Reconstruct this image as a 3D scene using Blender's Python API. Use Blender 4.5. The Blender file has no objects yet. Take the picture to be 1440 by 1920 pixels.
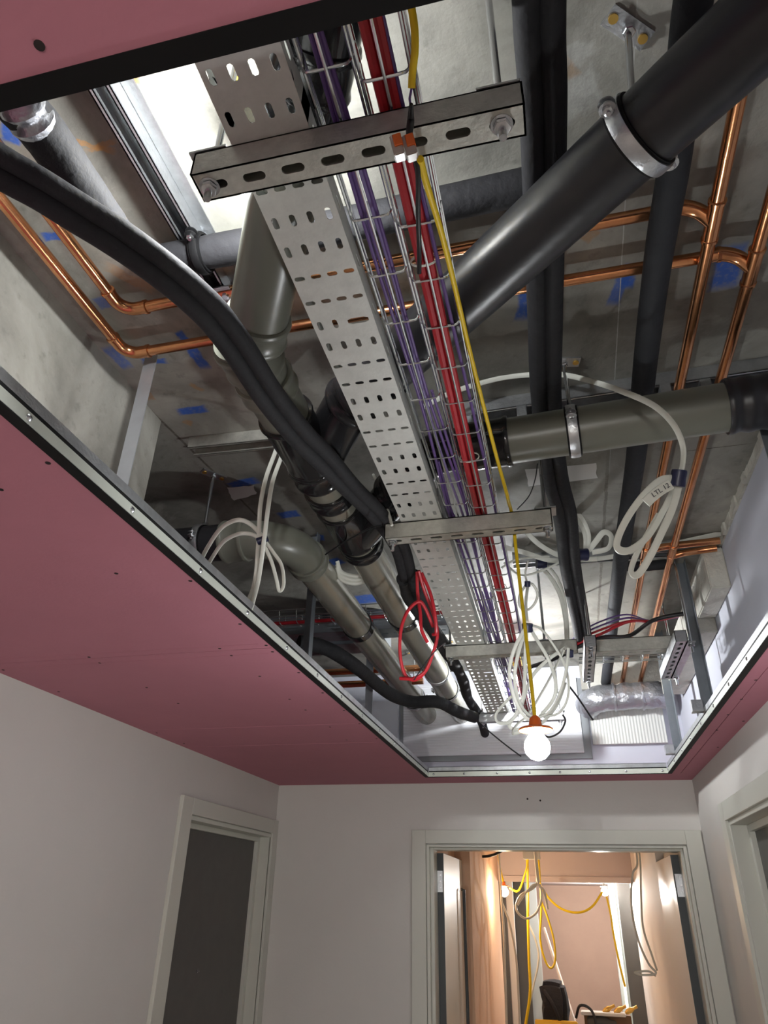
import bpy, bmesh, math, random
from mathutils import Vector, Matrix, noise
random.seed(7)
SC = bpy.context.scene
COL = SC.collection
PI = math.pi

# ------------------------------------------------------------------ camera
CH = 1.839                                   # camera height above the floor
YAW, PITCH, ROLL, FPX = -0.24326, 0.50798, 0.02223, 1305.0
ca, sa, cb, sb, cc, sc_ = (math.cos(YAW), math.sin(YAW), math.cos(PITCH), math.sin(PITCH), math.cos(ROLL), math.sin(ROLL))
FW = Vector((sa*cb, ca*cb, sb)); R0 = Vector((ca, -sa, 0)); U0 = R0.cross(FW)
RT = R0*cc + U0*sc_; UP = -R0*sc_ + U0*cc
cd = bpy.data.cameras.new('camera'); cam = bpy.data.objects.new('camera', cd); COL.objects.link(cam)
cam.matrix_world = Matrix(((RT.x, UP.x, -FW.x, 0), (RT.y, UP.y, -FW.y, 0), (RT.z, UP.z, -FW.z, CH), (0, 0, 0, 1)))
cd.sensor_fit = 'VERTICAL'; cd.sensor_height = 36.0; cd.lens = FPX*36.0/1920.0
cd.clip_start = 0.02; cd.clip_end = 60
SC.camera = cam

# ------------------------------------------------------------------ world, exposure
w = bpy.data.worlds.new('world'); SC.world = w; w.use_nodes = True
w.node_tree.nodes['Background'].inputs[0].default_value = (0.6, 0.7, 0.85, 1)
w.node_tree.nodes['Background'].inputs[1].default_value = 0.25
SC.view_settings.view_transform = 'Standard'; SC.view_settings.look = 'None'
SC.view_settings.exposure = 0.0; SC.view_settings.gamma = 1.0; SC.view_settings.use_curve_mapping = False
SC.cycles.use_denoising = True
SC.cycles.max_bounces = 8; SC.cycles.sample_clamp_indirect = 6.0
BULB_MAIN = 560.0
BULB_SLAB = 600.0
BULB_FAR = 1250.0
BULB_FILL = 2300.0      # unseen fill bulb added behind the camera to brighten walls and ceiling
BULB_WARM = 260.0
BULB_COOL = 900.0

# ------------------------------------------------------------------ pixel -> place in the room (z measured from the camera height)
def ray(px, py):
    return (px-720)/FPX*RT - (py-960)/FPX*UP + FW
def W(px, py, z=None, y=None, x=None, d=None):
    r = ray(px, py)
    k = z/r.z if z is not None else (y/r.y if y is not None else (x/r.x if x is not None else d))
    return Vector((r.x*k, r.y*k, r.z*k + CH))
def V(x, y, z): return Vector((x, y, z + CH))     # z relative to camera height

# ------------------------------------------------------------------ materials
def mat(name, base, rough=.5, metal=0., var=.0, scale=8., bump=0., bscale=60., base2=None, emit=None, estr=0., spec=.5, aniso=None, alpha=None, trans=0.):
    m = bpy.data.materials.new(name); m.use_nodes = True
    nt = m.node_tree; N = nt.nodes; L = nt.links; b = N['Principled BSDF']
    b.inputs['Roughness'].default_value = rough; b.inputs['Metallic'].default_value = metal
    b.inputs['Specular IOR Level'].default_value = spec
    b.inputs['Base Color'].default_value = (*base, 1)
    if var or base2:
        tc = N.new('ShaderNodeTexCoord'); n1 = N.new('ShaderNodeTexNoise'); n1.inputs['Scale'].default_value = scale
        n1.inputs['Detail'].default_value = 6; n1.inputs['Roughness'].default_value = .65
        L.new(tc.outputs['Object'], n1.inputs['Vector'])
        mr = N.new('ShaderNodeMapRange'); mr.inputs[1].default_value = .3; mr.inputs[2].default_value = .7
        L.new(n1.outputs['Fac'], mr.inputs[0])
        mx = N.new('ShaderNodeMix'); mx.data_type = 'RGBA'
        c2 = base2 if base2 else tuple(c*(1-var) for c in base)
        mx.inputs['A'].default_value = (*c2, 1); mx.inputs['B'].default_value = (*base, 1)
        L.new(mr.outputs[0], mx.inputs['Factor']); L.new(mx.outputs['Result'], b.inputs['Base Color'])
        m['mix'] = mx.name
    if bump:
        tc = N.new('ShaderNodeTexCoord'); n2 = N.new('ShaderNodeTexNoise'); n2.inputs['Scale'].default_value = bscale
        n2.inputs['Detail'].default_value = 4
        bp = N.new('ShaderNodeBump'); bp.inputs['Strength'].default_value = bump; bp.inputs['Distance'].default_value = .01
        L.new(tc.outputs['Object'], n2.inputs['Vector']); L.new(n2.outputs['Fac'], bp.inputs['Height']); L.new(bp.outputs[0], b.inputs['Normal'])
    if emit:
        b.inputs['Emission Color'].default_value = (*emit, 1); b.inputs['Emission Strength'].default_value = estr
    return m
def s2l(r, g, b):
    f = lambda c: (c/255/12.92 if c <= 10.31 else ((c/255+.055)/1.055)**2.4)
    return (f(r), f(g), f(b))

M = {}
M['pink'] = mat('pink_plasterboard', s2l(184, 119, 135), .8, 0, .10, 2.5, .05, 120)
M['wall'] = mat('white_plaster_wall', s2l(207, 204, 199), .72, 0, .05, 1.6, .05, 90)
M['trim'] = mat('grey_white_gloss_trim', s2l(200, 200, 190), .38, 0, .03, 3)
M['doorgrey'] = mat('dark_grey_door', s2l(92, 90, 86), .55, 0, .12, 14)
M['leafedge'] = mat('charcoal_door_edge', s2l(62, 66, 68), .5)
M['leafface'] = mat('cream_door_face', s2l(226, 220, 210), .35)
M['galv'] = mat('galvanised_steel', (.62, .64, .66), .34, .9, .28, 22, .12, 180)
M['galvdull'] = mat('dull_galvanised_steel', (.62, .62, .56), .46, .5, .35, 30, .1, 120)
M['tray'] = mat('pregalvanised_tray_steel', (.66, .67, .64), .5, .35, .16, 26, .05, 160)
M['zinc'] = mat('bright_zinc_wire', (.70, .74, .76), .22, 1.0)
M['bolt'] = mat('zinc_bolt', (.62, .64, .66), .25, 1.0)
M['brass'] = mat('yellow_passivated_screw', (.72, .46, .12), .35, .9)
M['black'] = mat('matt_black_trim', (.005, .005, .0055), .6, spec=.2)
M['hdpe'] = mat('black_polyethylene_pipe', (.022, .022, .025), .36, 0, .35, 5, .06, 40)
M['hdpegl'] = mat('glossy_black_coupling', (.014, .014, .015), .14)
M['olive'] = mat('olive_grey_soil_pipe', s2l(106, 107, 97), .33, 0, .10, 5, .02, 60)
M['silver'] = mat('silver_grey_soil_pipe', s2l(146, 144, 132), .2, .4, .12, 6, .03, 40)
M['foam'] = mat('black_rubber_foam', (.024, .024, .027), .78, 0, .3, 8, .25, 55, spec=.3)
M['foamgrey'] = mat('grey_rubber_foam', (.034, .037, .043), .75, 0, .3, 8, .25, 50, spec=.3)
M['copper'] = mat('copper_pipe', (.86, .40, .19), .22, 1.0, .35, 9, .03, 60)
M['red'] = mat('red_cable_sheath', s2l(170, 28, 40), .4)
M['purple'] = mat('purple_cable_sheath', s2l(92, 66, 128), .42)
M['purplelt'] = mat('pale_violet_cable_sheath', s2l(140, 124, 176), .42)
M['yellow'] = mat('yellow_cable_sheath', s2l(226, 192, 16), .42)
M['white'] = mat('white_cable_sheath', s2l(204, 205, 196), .42)
M['blackc'] = mat('black_cable_sheath', (.01, .01, .012), .4)
M['tape'] = mat('dark_blue_tape', s2l(26, 30, 62), .4)
M['orange'] = mat('orange_connector_lever', s2l(232, 110, 40), .35)
M['clear'] = mat('cloudy_connector_body', s2l(205, 190, 180), .2)
M['clear'].node_tree.nodes['Principled BSDF'].inputs['Transmission Weight'].default_value = .4
M['paper'] = mat('white_paper', s2l(225, 225, 222), .8)
M['lilac'] = mat('lilac_white_board', s2l(200, 203, 215), .7, 0, .06, 3)
M['ribbed'] = mat('white_ribbed_sheet', s2l(214, 216, 222), .5)
M['greyedge'] = mat('grey_sheet_edge', s2l(128, 132, 136), .55)
M['stone'] = mat('pale_blockwork', s2l(206, 204, 196), .85, 0, .2, 5, .3, 60)
M['insul'] = mat('dusty_pale_insulation', s2l(196, 194, 184), .9, 0, .2, 9, .8, 45)
M['foil'] = mat('crinkled_foil', (.46, .47, .51), .34, .8, .2, 12, 1.0, 26)
M['hole'] = mat('dark_screw_recess', (.02, .012, .012), .9)
M['peach'] = mat('warm_lit_plaster', s2l(226, 186, 156), .8, 0, .06, 2)  # peach tone puts the orange lamplight into the wall colour
M['pinkpl'] = mat('pink_brown_dry_plaster', s2l(196, 168, 152), .85, 0, .12, 2.2, .1, 30)
M['cream'] = mat('cream_wall', s2l(236, 230, 224), .7, 0, .03, 2)
M['lilpl'] = mat('dusty_pink_bulkhead', s2l(198, 184, 182), .8, 0, .06, 2)
M['postdark'] = mat('charcoal_frame', s2l(84, 84, 82), .6)
M['postlight'] = mat('pale_grey_frame', s2l(196, 204, 204), .5)
M['yellowbox'] = mat('yellow_plastic', s2l(226, 180, 20), .4)
M['navy'] = mat('navy_fabric', s2l(28, 30, 40), .85, 0, .3, 20, .5, 80)
M['floor'] = mat('dusty_concrete_floor', s2l(186, 182, 176), .85, 0, .2, 3, .2, 40)
M['ink'] = mat('black_marker_ink', (.02, .02, .03), .6)
M['strap'] = mat('dark_galvanised_strap', (.27, .30, .33), .42, .6, .2, 12)
M['straplt'] = mat('light_galvanised_strap', (.55, .58, .62), .4, .75, .15, 12)

def emis(name, col, s):
    return mat(name, (1, 1, 1), .4, emit=col, estr=s)

# ribs for the far sheet
def add_ribs(m, axis, scale, strength=.5):
    N = m.node_tree.nodes; L = m.node_tree.links; b = N['Principled BSDF']
    tc = N.new('ShaderNodeTexCoord'); wv = N.new('ShaderNodeTexWave'); wv.wave_type = 'BANDS'; wv.bands_direction = axis
    wv.inputs['Scale'].default_value = scale
    bp = N.new('ShaderNodeBump'); bp.inputs['Strength'].default_value = strength; bp.inputs['Distance'].default_value = .004
    L.new(tc.outputs['Object'], wv.inputs['Vector']); L.new(wv.outputs['Fac'], bp.inputs['Height']); L.new(bp.outputs[0], b.inputs['Normal'])
add_ribs(M['ribbed'], 'Z', 22)
M['ribbedv'] = mat('white_vertical_ribbed_sheet', s2l(206, 208, 204), .5)
add_ribs(M['ribbedv'], 'X', 20)

# concrete with stains and paint marks at given places of the slab
def concrete(name, base, base2, marks=()):
    m = bpy.data.materials.new(name); m.use_nodes = True
    nt = m.node_tree; N = nt.nodes; L = nt.links; b = N['Principled BSDF']
    b.inputs['Roughness'].default_value = .62; b.inputs['Specular IOR Level'].default_value = .35
    tc = N.new('ShaderNodeTexCoord')
    def noi(s, d=8, r=.6, dist=0.):
        n = N.new('ShaderNodeTexNoise'); n.inputs['Scale'].default_value = s; n.inputs['Detail'].default_value = d
        n.inputs['Roughness'].default_value = r; n.inputs['Distortion'].default_value = dist
        L.new(tc.outputs['Object'], n.inputs['Vector']); return n
    def rng(o, a, bb, c=0., d=1.):
        r = N.new('ShaderNodeMapRange'); r.inputs[1].default_value = a; r.inputs[2].default_value = bb
        r.inputs[3].default_value = c; r.inputs[4].default_value = d; L.new(o, r.inputs[0]); return r.outputs[0]
    def mix(f, A, B):
        x = N.new('ShaderNodeMix'); x.data_type = 'RGBA'
        if isinstance(f, float): x.inputs['Factor'].default_value = f
        else: L.new(f, x.inputs['Factor'])
        for k, v in (('A', A), ('B', B)):
            if isinstance(v, tuple): x.inputs[k].default_value = (*v, 1)
            else: L.new(v, x.inputs[k])
        return x.outputs['Result']
    n1 = noi(3.2, 10, .62, .6); n2 = noi(28, 6, .6); n3 = noi(1.3, 6, .7, 1.5); n4 = noi(90, 3)
    c = mix(rng(n1.outputs['Fac'], .32, .68), base2, base)
    c = mix(rng(n2.outputs['Fac'], .58, .75, 0, .45), c, tuple(v*.45 for v in base2))
    c = mix(rng(n3.outputs['Fac'], .60, .72, 0, .35), c, tuple(min(1, v*1.7) for v in base))
    for (p0, p1, wd, colr, op, jit) in marks:
        mid = (p0+p1)/2; dv = p1-p0; ln = dv.length; ang = math.atan2(dv.y, dv.x)
        mp = N.new('ShaderNodeMapping'); mp.vector_type = 'TEXTURE'
        mp.inputs['Location'].default_value = mid; mp.inputs['Rotation'].default_value = (0, 0, ang)
        mp.inputs['Scale'].default_value = (ln/2, wd/2, 1)
        add = N.new('ShaderNodeVectorMath'); add.operation = 'MULTIPLY_ADD'
        L.new(n2.outputs['Color'], add.inputs[0]); add.inputs[1].default_value = (jit, jit, 0)
        L.new(tc.outputs['Object'], add.inputs[2])
        sub = N.new('ShaderNodeVectorMath'); sub.operation = 'SUBTRACT'; L.new(add.outputs[0], sub.inputs[0])
        sub.inputs[1].default_value = (jit/2, jit/2, 0)
        L.new(sub.outputs[0], mp.inputs['Vector'])
        ab = N.new('ShaderNodeVectorMath'); ab.operation = 'ABSOLUTE'; L.new(mp.outputs[0], ab.inputs[0])
        sp = N.new('ShaderNodeSeparateXYZ'); L.new(ab.outputs[0], sp.inputs[0])
        mm = N.new('ShaderNodeMath'); mm.operation = 'MAXIMUM'; L.new(sp.outputs[0], mm.inputs[0]); L.new(sp.outputs[1], mm.inputs[1])
        f = rng(mm.outputs[0], .75, 1.15, op, 0.)
        tx = N.new('ShaderNodeMath'); tx.operation = 'MULTIPLY'; L.new(f, tx.inputs[0]); L.new(rng(n4.outputs['Fac'], .3, .5, .55, 1.), tx.inputs[1])
        c = mix(tx.outputs[0], c, colr)
    L.new(c, b.inputs['Base Color'])
    bp = N.new('ShaderNodeBump'); bp.inputs['Strength'].default_value = .35; bp.inputs['Distance'].default_value = .006
    L.new(n2.outputs['Fac'], bp.inputs['Height']); L.new(bp.outputs[0], b.inputs['Normal'])
    return m

# ------------------------------------------------------------------ object helpers
def tag(o, label=None, cat=None, group=None, kind=None):
    if label: o['label'] = label
    if cat: o['category'] = cat
    if group: o['group'] = group
    if kind: o['kind'] = kind
    return o
def thing(name, label, cat, loc, group=None):
    o = bpy.data.objects.new(name, None); o.empty_display_size = .05; COL.objects.link(o); o.location = loc
    return tag(o, label, cat, group)
def obj(name, bm, m, parent=None, smooth=True, angle=38):
    me = bpy.data.meshes.new(name)
    bmesh.ops.recalc_face_normals(bm, faces=bm.faces[:])
    off = parent_world(parent) if parent else None
    if off is not None: bmesh.ops.translate(bm, verts=bm.verts[:], vec=-off)
    bm.to_mesh(me); bm.free(); me.materials.append(M[m] if isinstance(m, str) else m)
    if smooth:
        for p in me.polygons: p.use_smooth = True
        me.set_sharp_from_angle(angle=math.radians(angle))
    o = bpy.data.objects.new(name, me); COL.objects.link(o)
    if parent: o.parent = parent
    return o
def parent_world(p):
    v = Vector((0, 0, 0))
    while p: v = v + p.location; p = p.parent
    return v
def struct(name, bm, m, parent=None, smooth=False):
    o = obj(name, bm, m, parent, smooth); o['kind'] = 'structure'; return o
def NB(): return bmesh.new()
def box(bm, x0, x1, y0, y1, z0, z1, M_=None):
    vs = [bm.verts.new((x, y, z)) for z in (z0, z1) for y in (y0, y1) for x in (x0, x1)]
    if M_ is not None:
        for v in vs: v.co = M_ @ v.co
    for f in ((0, 1, 3, 2), (4, 6, 7, 5), (0, 4, 5, 1), (2, 3, 7, 6), (0, 2, 6, 4), (1, 5, 7, 3)):
        bm.faces.new([vs[i] for i in f])
    return bm
def bbox(x0, x1, y0, y1, z0, z1, bev=0.):
    bm = box(NB(), x0, x1, y0, y1, z0, z1)
    if bev: bmesh.ops.bevel(bm, geom=bm.edges[:], offset=bev, segments=2, affect='EDGES')
    return bm
def crom(P, k=6):
    P = [Vector(p) for p in P]
    if len(P) < 3: return P
    Q = [P[0]*2-P[1]] + P + [P[-1]*2-P[-2]]
    out = []
    for i in range(1, len(Q)-2):
        a, b_, c, d = Q[i-1], Q[i], Q[i+1], Q[i+2]
        for j in range(k):
            t = j/k
            out.append(.5*((2*b_) + (c-a)*t + (2*a-5*b_+4*c-d)*t*t + (3*b_-a-3*c+d)*t*t*t))
    out.append(P[-1]); return out
def sweep(bm, P, prof, up=None, cap=True, rad=None):
    """prof: closed list of (u, v); parallel-transported frame"""
    P = [Vector(p) for p in P]; n = len(P)
    T = [(P[min(i+1, n-1)]-P[max(i-1, 0)]).normalized() for i in range(n)]
    u = Vector(up) if up else (Vector((0, 0, 1)) if abs(T[0].z) < .9 else Vector((1, 0, 0)))
    u = (u-T[0]*u.dot(T[0])).normalized()
    rings = []
    for i in range(n):
        u = (u-T[i]*u.dot(T[i])).normalized(); v = T[i].cross(u)
        k = rad(i/(n-1)) if rad else 1.
        rings.append([bm.verts.new(P[i]+u*(a*k)+v*(b_*k)) for a, b_ in prof])
    m = len(prof)
    for i in range(n-1):
        for j in range(m):
            bm.faces.new((rings[i][j], rings[i][(j+1) % m], rings[i+1][(j+1) % m], rings[i+1][j]))
    if cap:
        bm.faces.new(rings[0][::-1]); bm.faces.new(rings[-1])
    return bm
def circ(r, n=12, ry=None):
    return [(r*math.cos(2*PI*i/n), (ry or r)*math.sin(2*PI*i/n)) for i in range(n)]
def tube(bm, P, r, n=12, **k): return sweep(bm, P, circ(r, n), **k)
def lathe(bm, p0, p1, prof, n=32, closed_ends=True):
    """prof: list of (t along axis in metres, radius)"""
    p0 = Vector(p0); ax = (Vector(p1)-p0).normalized()
    u = (Vector((0, 0, 1)) if abs(ax.z) < .9 else Vector((1, 0, 0))); u = (u-ax*u.dot(ax)).normalized(); v = ax.cross(u)
    R = []
    for t, r in prof:
        R.append([bm.verts.new(p0+ax*t+(u*math.cos(2*PI*j/n)+v*math.sin(2*PI*j/n))*max(r, 1e-4)) for j in range(n)])
    for i in range(len(R)-1):
        for j in range(n): bm.faces.new((R[i][j], R[i][(j+1) % n], R[i+1][(j+1) % n], R[i+1][j]))
    if closed_ends: bm.faces.new(R[0][::-1]); bm.faces.new(R[-1])
    return bm
def hexnut(bm, p, ax, r=.009, h=.008):
    return lathe(bm, Vector(p), Vector(p)+Vector(ax), [(0, r*.85), (h*.1, r), (h*.9, r), (h, r*.85)], 6)
def disc(bm, p, ax, r, h, n=20): return lathe(bm, Vector(p), Vector(p)+Vector(ax), [(0, r), (h, r)], n)
def sph(bm, c, r, sx=1, sy=1, sz=1, seg=20):
    res = bmesh.ops.create_uvsphere(bm, u_segments=seg, v_segments=seg//2, radius=r)
    for v in res['verts']: v.co = Vector((v.co.x*sx, v.co.y*sy, v.co.z*sz))+Vector(c)
    return bm
def line(a, b, n): return [Vector(a).lerp(Vector(b), i/n) for i in range(n+1)]

# perforated plate: cells (a0, a1, b0, b1, slot) with slot None or (ca, cb, half straight length, radius, 'a'/'b')
def stadium(dx, dy, s, r):
    if abs(dy) > 1e-9 and abs(dx/dy*r) <= s: return (dx/abs(dy)*r, math.copysign(r, dy))
    cx = math.copysign(s, dx); q = dx*dx+dy*dy; bq = -2*dx*cx; cq = cx*cx-r*r
    t = (-bq+math.sqrt(max(0, bq*bq-4*q*cq)))/(2*q); return (dx*t, dy*t)
def perf(bm, cells, fn, th, K=5):
    cache = {}
    def vert(a, b_, c):
        k = (round(a, 5), round(b_, 5), c)
        if k not in cache: cache[k] = bm.verts.new(fn(a, b_, c))
        return cache[k]
    for a0, a1, b0, b1, s in cells:
        if s is None:
            for c in (0, th): bm.faces.new([vert(a0, b0, c), vert(a1, b0, c), vert(a1, b1, c), vert(a0, b1, c)])
            continue
        ca_, cb_, hl, r, o = s
        out = []
        cor = [(a0, b0), (a1, b0), (a1, b1), (a0, b1)]
        for i in range(4):
            p, q = cor[i], cor[(i+1) % 4]
            for j in range(K): out.append((p[0]+(q[0]-p[0])*j/K, p[1]+(q[1]-p[1])*j/K))
        hole = []
        for (x, y) in out:
            dx, dy = (x-ca_)/((a1-a0)/2), (y-cb_)/((b1-b0)/2)
            if o == 'a': h = stadium(dx, dy, hl, r)
            else:
                h = stadium(dy, dx, hl, r); h = (h[1], h[0])
            hole.append((ca_+h[0], cb_+h[1]))
        for c in (0, th):
            for i in range(4*K):
                j = (i+1) % (4*K)
                bm.faces.new([vert(*out[i], c), vert(*out[j], c), vert(*hole[j], c), vert(*hole[i], c)])
        for i in range(4*K):
            j = (i+1) % (4*K)
            bm.faces.new([vert(*hole[i], 0), vert(*hole[j], 0), vert(*hole[j], th), vert(*hole[i], th)])
    return bm

# slotted steel channel along an axis: origin at the middle of the slotted face
def channel(p0, p1, up, w=.041, h=.043, pitch=.0523, slots=True, hl=.0085, r=.0062, t=.0026, lips=True, closed=False):
    bm = NB(); p0 = Vector(p0); p1 = Vector(p1); ax = (p1-p0).normalized(); Ln = (p1-p0).length
    up = Vector(up).normalized(); sd = ax.cross(up)
    fn = lambda a, b_, c: p0+ax*a+sd*b_+up*c
    n = max(1, int(Ln/pitch)); e = (Ln-n*pitch)/2; cells = []
    if slots:
        if e > 1e-4: cells.append((0, e, -w/2, w/2, None)); cells.append((Ln-e, Ln, -w/2, w/2, None))
        for i in range(n): cells.append((e+i*pitch, e+(i+1)*pitch, -w/2, w/2, (e+(i+.5)*pitch, 0, hl, r, 'a')))
    else: cells.append((0, Ln, -w/2, w/2, None))
    perf(bm, cells, fn, t, 9)
    Mx = Matrix(((ax.x, sd.x, up.x, p0.x), (ax.y, sd.y, up.y, p0.y), (ax.z, sd.z, up.z, p0.z), (0, 0, 0, 1)))
    for s in (-1, 1):
        y0, y1 = sorted((s*w/2, s*(w/2-t)))
        box(bm, 0, Ln, y0, y1, 0, h, Mx)
        if closed and s == 1: box(bm, 0, Ln, -w/2, w/2, h-t, h, Mx); box(bm, 0, t, -w/2, w/2, 0, h, Mx); box(bm, Ln-t, Ln, -w/2, w/2, 0, h, Mx)
        if lips and not closed:
            y0, y1 = sorted((s*w/2, s*(w/2-.009))); box(bm, 0, Ln, y0, y1, h-t, h, Mx)
            y0, y1 = sorted((s*(w/2-.009), s*(w/2-.009+t))); box(bm, 0, Ln, y0, y1, h-.008, h, Mx)
    return bm

SLAB = 1.174
CEIL = .561
# ================================================================== STRUCTURE
B, O_, WH, BR = (.012, .10, .48), (.42, .2, .05), (.55, .56, .54), (.08, .065, .05)
def sl(px, py): return W(px, py, z=SLAB)
mk = []
def blue(a, b_, wd, op=.85): mk.append((sl(*a), sl(*b_), wd, B, op, .02))
blue((2, 246), (36, 258), .035); blue((80, 445), (118, 440), .02); blue((333, 622), (350, 640), .025)
blue((350, 640), (385, 690), .03); blue((200, 650), (240, 690), .035, .6); blue((335, 772), (388, 766), .032)
blue((390, 845), (428, 842), .03); blue((435, 842), (463, 838), .02); blue((430, 912), (482, 900), .04)
blue((523, 967), (560, 962), .045); blue((592, 1008), (607, 1008), .05); blue((620, 1056), (640, 1050), .06)
blue((1150, 570), (1175, 500), .03, .7); blue((1172, 540), (1185, 495), .03); blue((1355, 540), (1372, 460), .055)
blue((980, 600), (992, 530), .035); blue((1355, 712), (1425, 702), .03); blue((265, 678), (312, 676), .02)
blue((640, 1128), (720, 1120), .1); blue((180, 570), (205, 566), .03, .5)
def rust(a, b_, wd, op=.5): mk.append((sl(*a), sl(*b_), wd, O_, op, .03))
rust((120, 260), (210, 282), .012, .6); rust((165, 285), (215, 262), .01, .5); rust((240, 148), (260, 150), .02, .8)
rust((200, 500), (290, 545), .03, .35); rust((355, 720), (382, 732), .015); rust((345, 790), (360, 795), .02)
rust((275, 735), (285, 750), .02); rust((1095, 450), (1115, 430), .03); rust((1050, 140), (1075, 120), .04, .3)
mk.append((sl(1195, 0), sl(1143, 870), .0022, WH, .9, .002)); mk.append((sl(1285, 846), sl(1405, 832), .004, BR, .9, .004))
mk.append((sl(1140, 860), sl(1120, 1180), .010, BR, .6, .012)); mk.append((sl(283, 770), sl(403, 887), .008, BR, .8, .004))
mk.append((sl(403, 887), sl(620, 1110), .008, BR, .7, .004))
mk.append((sl(1050, 200), sl(1120, 160), .07, WH, .35, .05)); mk.append((sl(1055, 110), sl(1120, 90), .03, WH, .3, .05))
concrete_slab = concrete('slab_concrete', s2l(166, 164, 155), s2l(108, 107, 101), mk)
concrete_beam = concrete('beam_concrete', s2l(160, 158, 150), s2l(112, 110, 103))
bm = box(NB(), -1.75, .80, -.6, 4.15, SLAB+CH, SLAB+CH+.2); struct('ceiling_slab', bm, concrete_slab)
bm = box(NB(), -1.60, -1.007, -.4, 1.407, .60+CH, SLAB+CH); struct('trim_1', bm, concrete_beam)   # downstand beam on the left
bm = box(NB(), -1.75, -1.58, -.6, 4.15, 2.45, SLAB+CH); struct('wall_left_upper', bm, concrete_beam)
# --- room walls
def wallbox(name, m, *boxes):
    bm = NB()
    for b_ in boxes: box(bm, *b_)
    return struct(name, bm, m)
FL = 0.
Z = CEIL+CH
wallbox('floor', 'floor', (-1.8, .9, -3.2, 10.5, -.1, 0.))
XL, XR, YF = -1.577, .647, 4.0
wallbox('wall_left', 'wall', (XL-.12, XL, -3.2, 2.95, 0, Z+.02), (XL-.12, XL, 3.955, YF, 0, Z+.02), (XL-.12, XL, 2.95, 3.955, CH+.30, Z+.02))
wallbox('wall_right', 'wall', (XR, XR+.12, -3.2, 2.40, 0, Z), (XR, XR+.12, 3.31, YF, 0, Z), (XR, XR+.12, 2.40, 3.31, CH+.31, Z))
wallbox('wall_right_upper', 'lilac', (XR+.0005, XR+.12, -.6, YF+.1, Z, SLAB+CH-.035))
bm = NB()                                              # ragged plaster strip along the top of the right wall
n = 120
for i in range(n):
    y0, y1 = -.5+4.5*i/n, -.5+4.5*(i+1)/n; h = .030+.010*noise.noise(Vector((i*.35, 0, 0)))+.006*random.random()
    box(bm, XR-.004-.008*random.random(), XR+.05, y0, y1, SLAB+CH-h, SLAB+CH)
struct('trim_2', bm, 'insul')
wallbox('wall_far', 'wall', (XL-.12, -.715, YF, YF+.12, 0, Z), (.560, XR+.12, YF, YF+.12, 0, Z), (-.715, .560, YF, YF+.12, CH+.255, Z))
wallbox('wall_far_upper', 'lilac', (XL-.12, XR+.12, YF, YF+.12, Z, SLAB+CH))
wallbox('wall_back', 'wall', (XL-.12, XR+.12, -3.3, -3.2, 0, Z+.1))
# --- pink ceiling boards round the opening
YN, YO, XA, XB = .237, 3.785, -.686, .5255
zt = Z+.0125
bm = NB()
g = .0014
for (x0, x1, y0, y1) in ((XL, XA, YN, 1.62), (XL, XA, 1.62+2*g, YO), (XB, .565, YN, YO), (.565+2*g, XR, YN, YO),
                         (XL, XR, YO, YF), (XL, XR, -1.2, YN), (XL, XR, -3.2, -1.2-2*g)):
    box(bm, x0, x1, y0, y1, Z, zt)
ceil = struct('ceiling', bm, 'pink')
bm = NB()                                             # second layer above the boards: keeps the joints dark
for (x0, x1, y0, y1) in ((XL, XA, YN, YO), (XB, XR, YN, YO), (XL, XR, YO, YF), (XL, XR, -3.2, YN)):
    box(bm, x0, x1, y0, y1, zt+.0002, zt+.012)
struct('ceiling_backing', bm, 'pink', ceil)
# tapered joints filled slightly proud
bm = NB()
for (x0, x1, y0, y1) in ((XL+.02, XA-.03, 1.585, 1.587), (XL+.02, XA-.03, 1.662, 1.664), (XL+.02, XA-.03, 2.505, 2.509), (XL+.02, XA-.03, 2.85, 2.853)):
    box(bm, x0, x1, y0, y1, Z-.0006, Z+.001)
struct('ceiling_seam', bm, 'pink', ceil)
scr = [(74, 85), (90, 868), (2, 918), (218, 1075), (357, 1089), (450, 1170), (499, 1210), (511, 1222), (167, 1232), (187, 1243), (412, 1216),
       (434, 1229), (275, 1289), (334, 1319), (487, 1268), (560, 1261), (605, 1299), (543, 1311), (573, 1331), (619, 1363), (650, 1387),
       (294, 1374), (345, 1394), (110, 1297), (6, 1256), (674, 1357), (706, 1385), (645, 1332), (1430, 1218), (1399, 1259), (1417, 1275), (1390, 1311),
       (1375, 1291), (1365, 1340), (1340, 1341), (1394, 1352), (1346, 1401), (1315, 1376), (1296, 1403), (1344, 1369)]
for p in scr:
    c = W(*p, z=CEIL); bm = disc(NB(), c-Vector((0, 0, .0006)), (0, 0, 1), .0042, .003, 12); obj('screw', bm, 'hole', ceil)
# wall screw heads over the far door
for p in ((989, 1498), (1013, 1501)):
    c = W(*p, y=YF); obj('screw_hole', disc(NB(), c-Vector((0, .0008, 0)), (0, 1, 0), .005, .003, 10), 'hole', bpy.data.objects['wall_far'])

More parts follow.
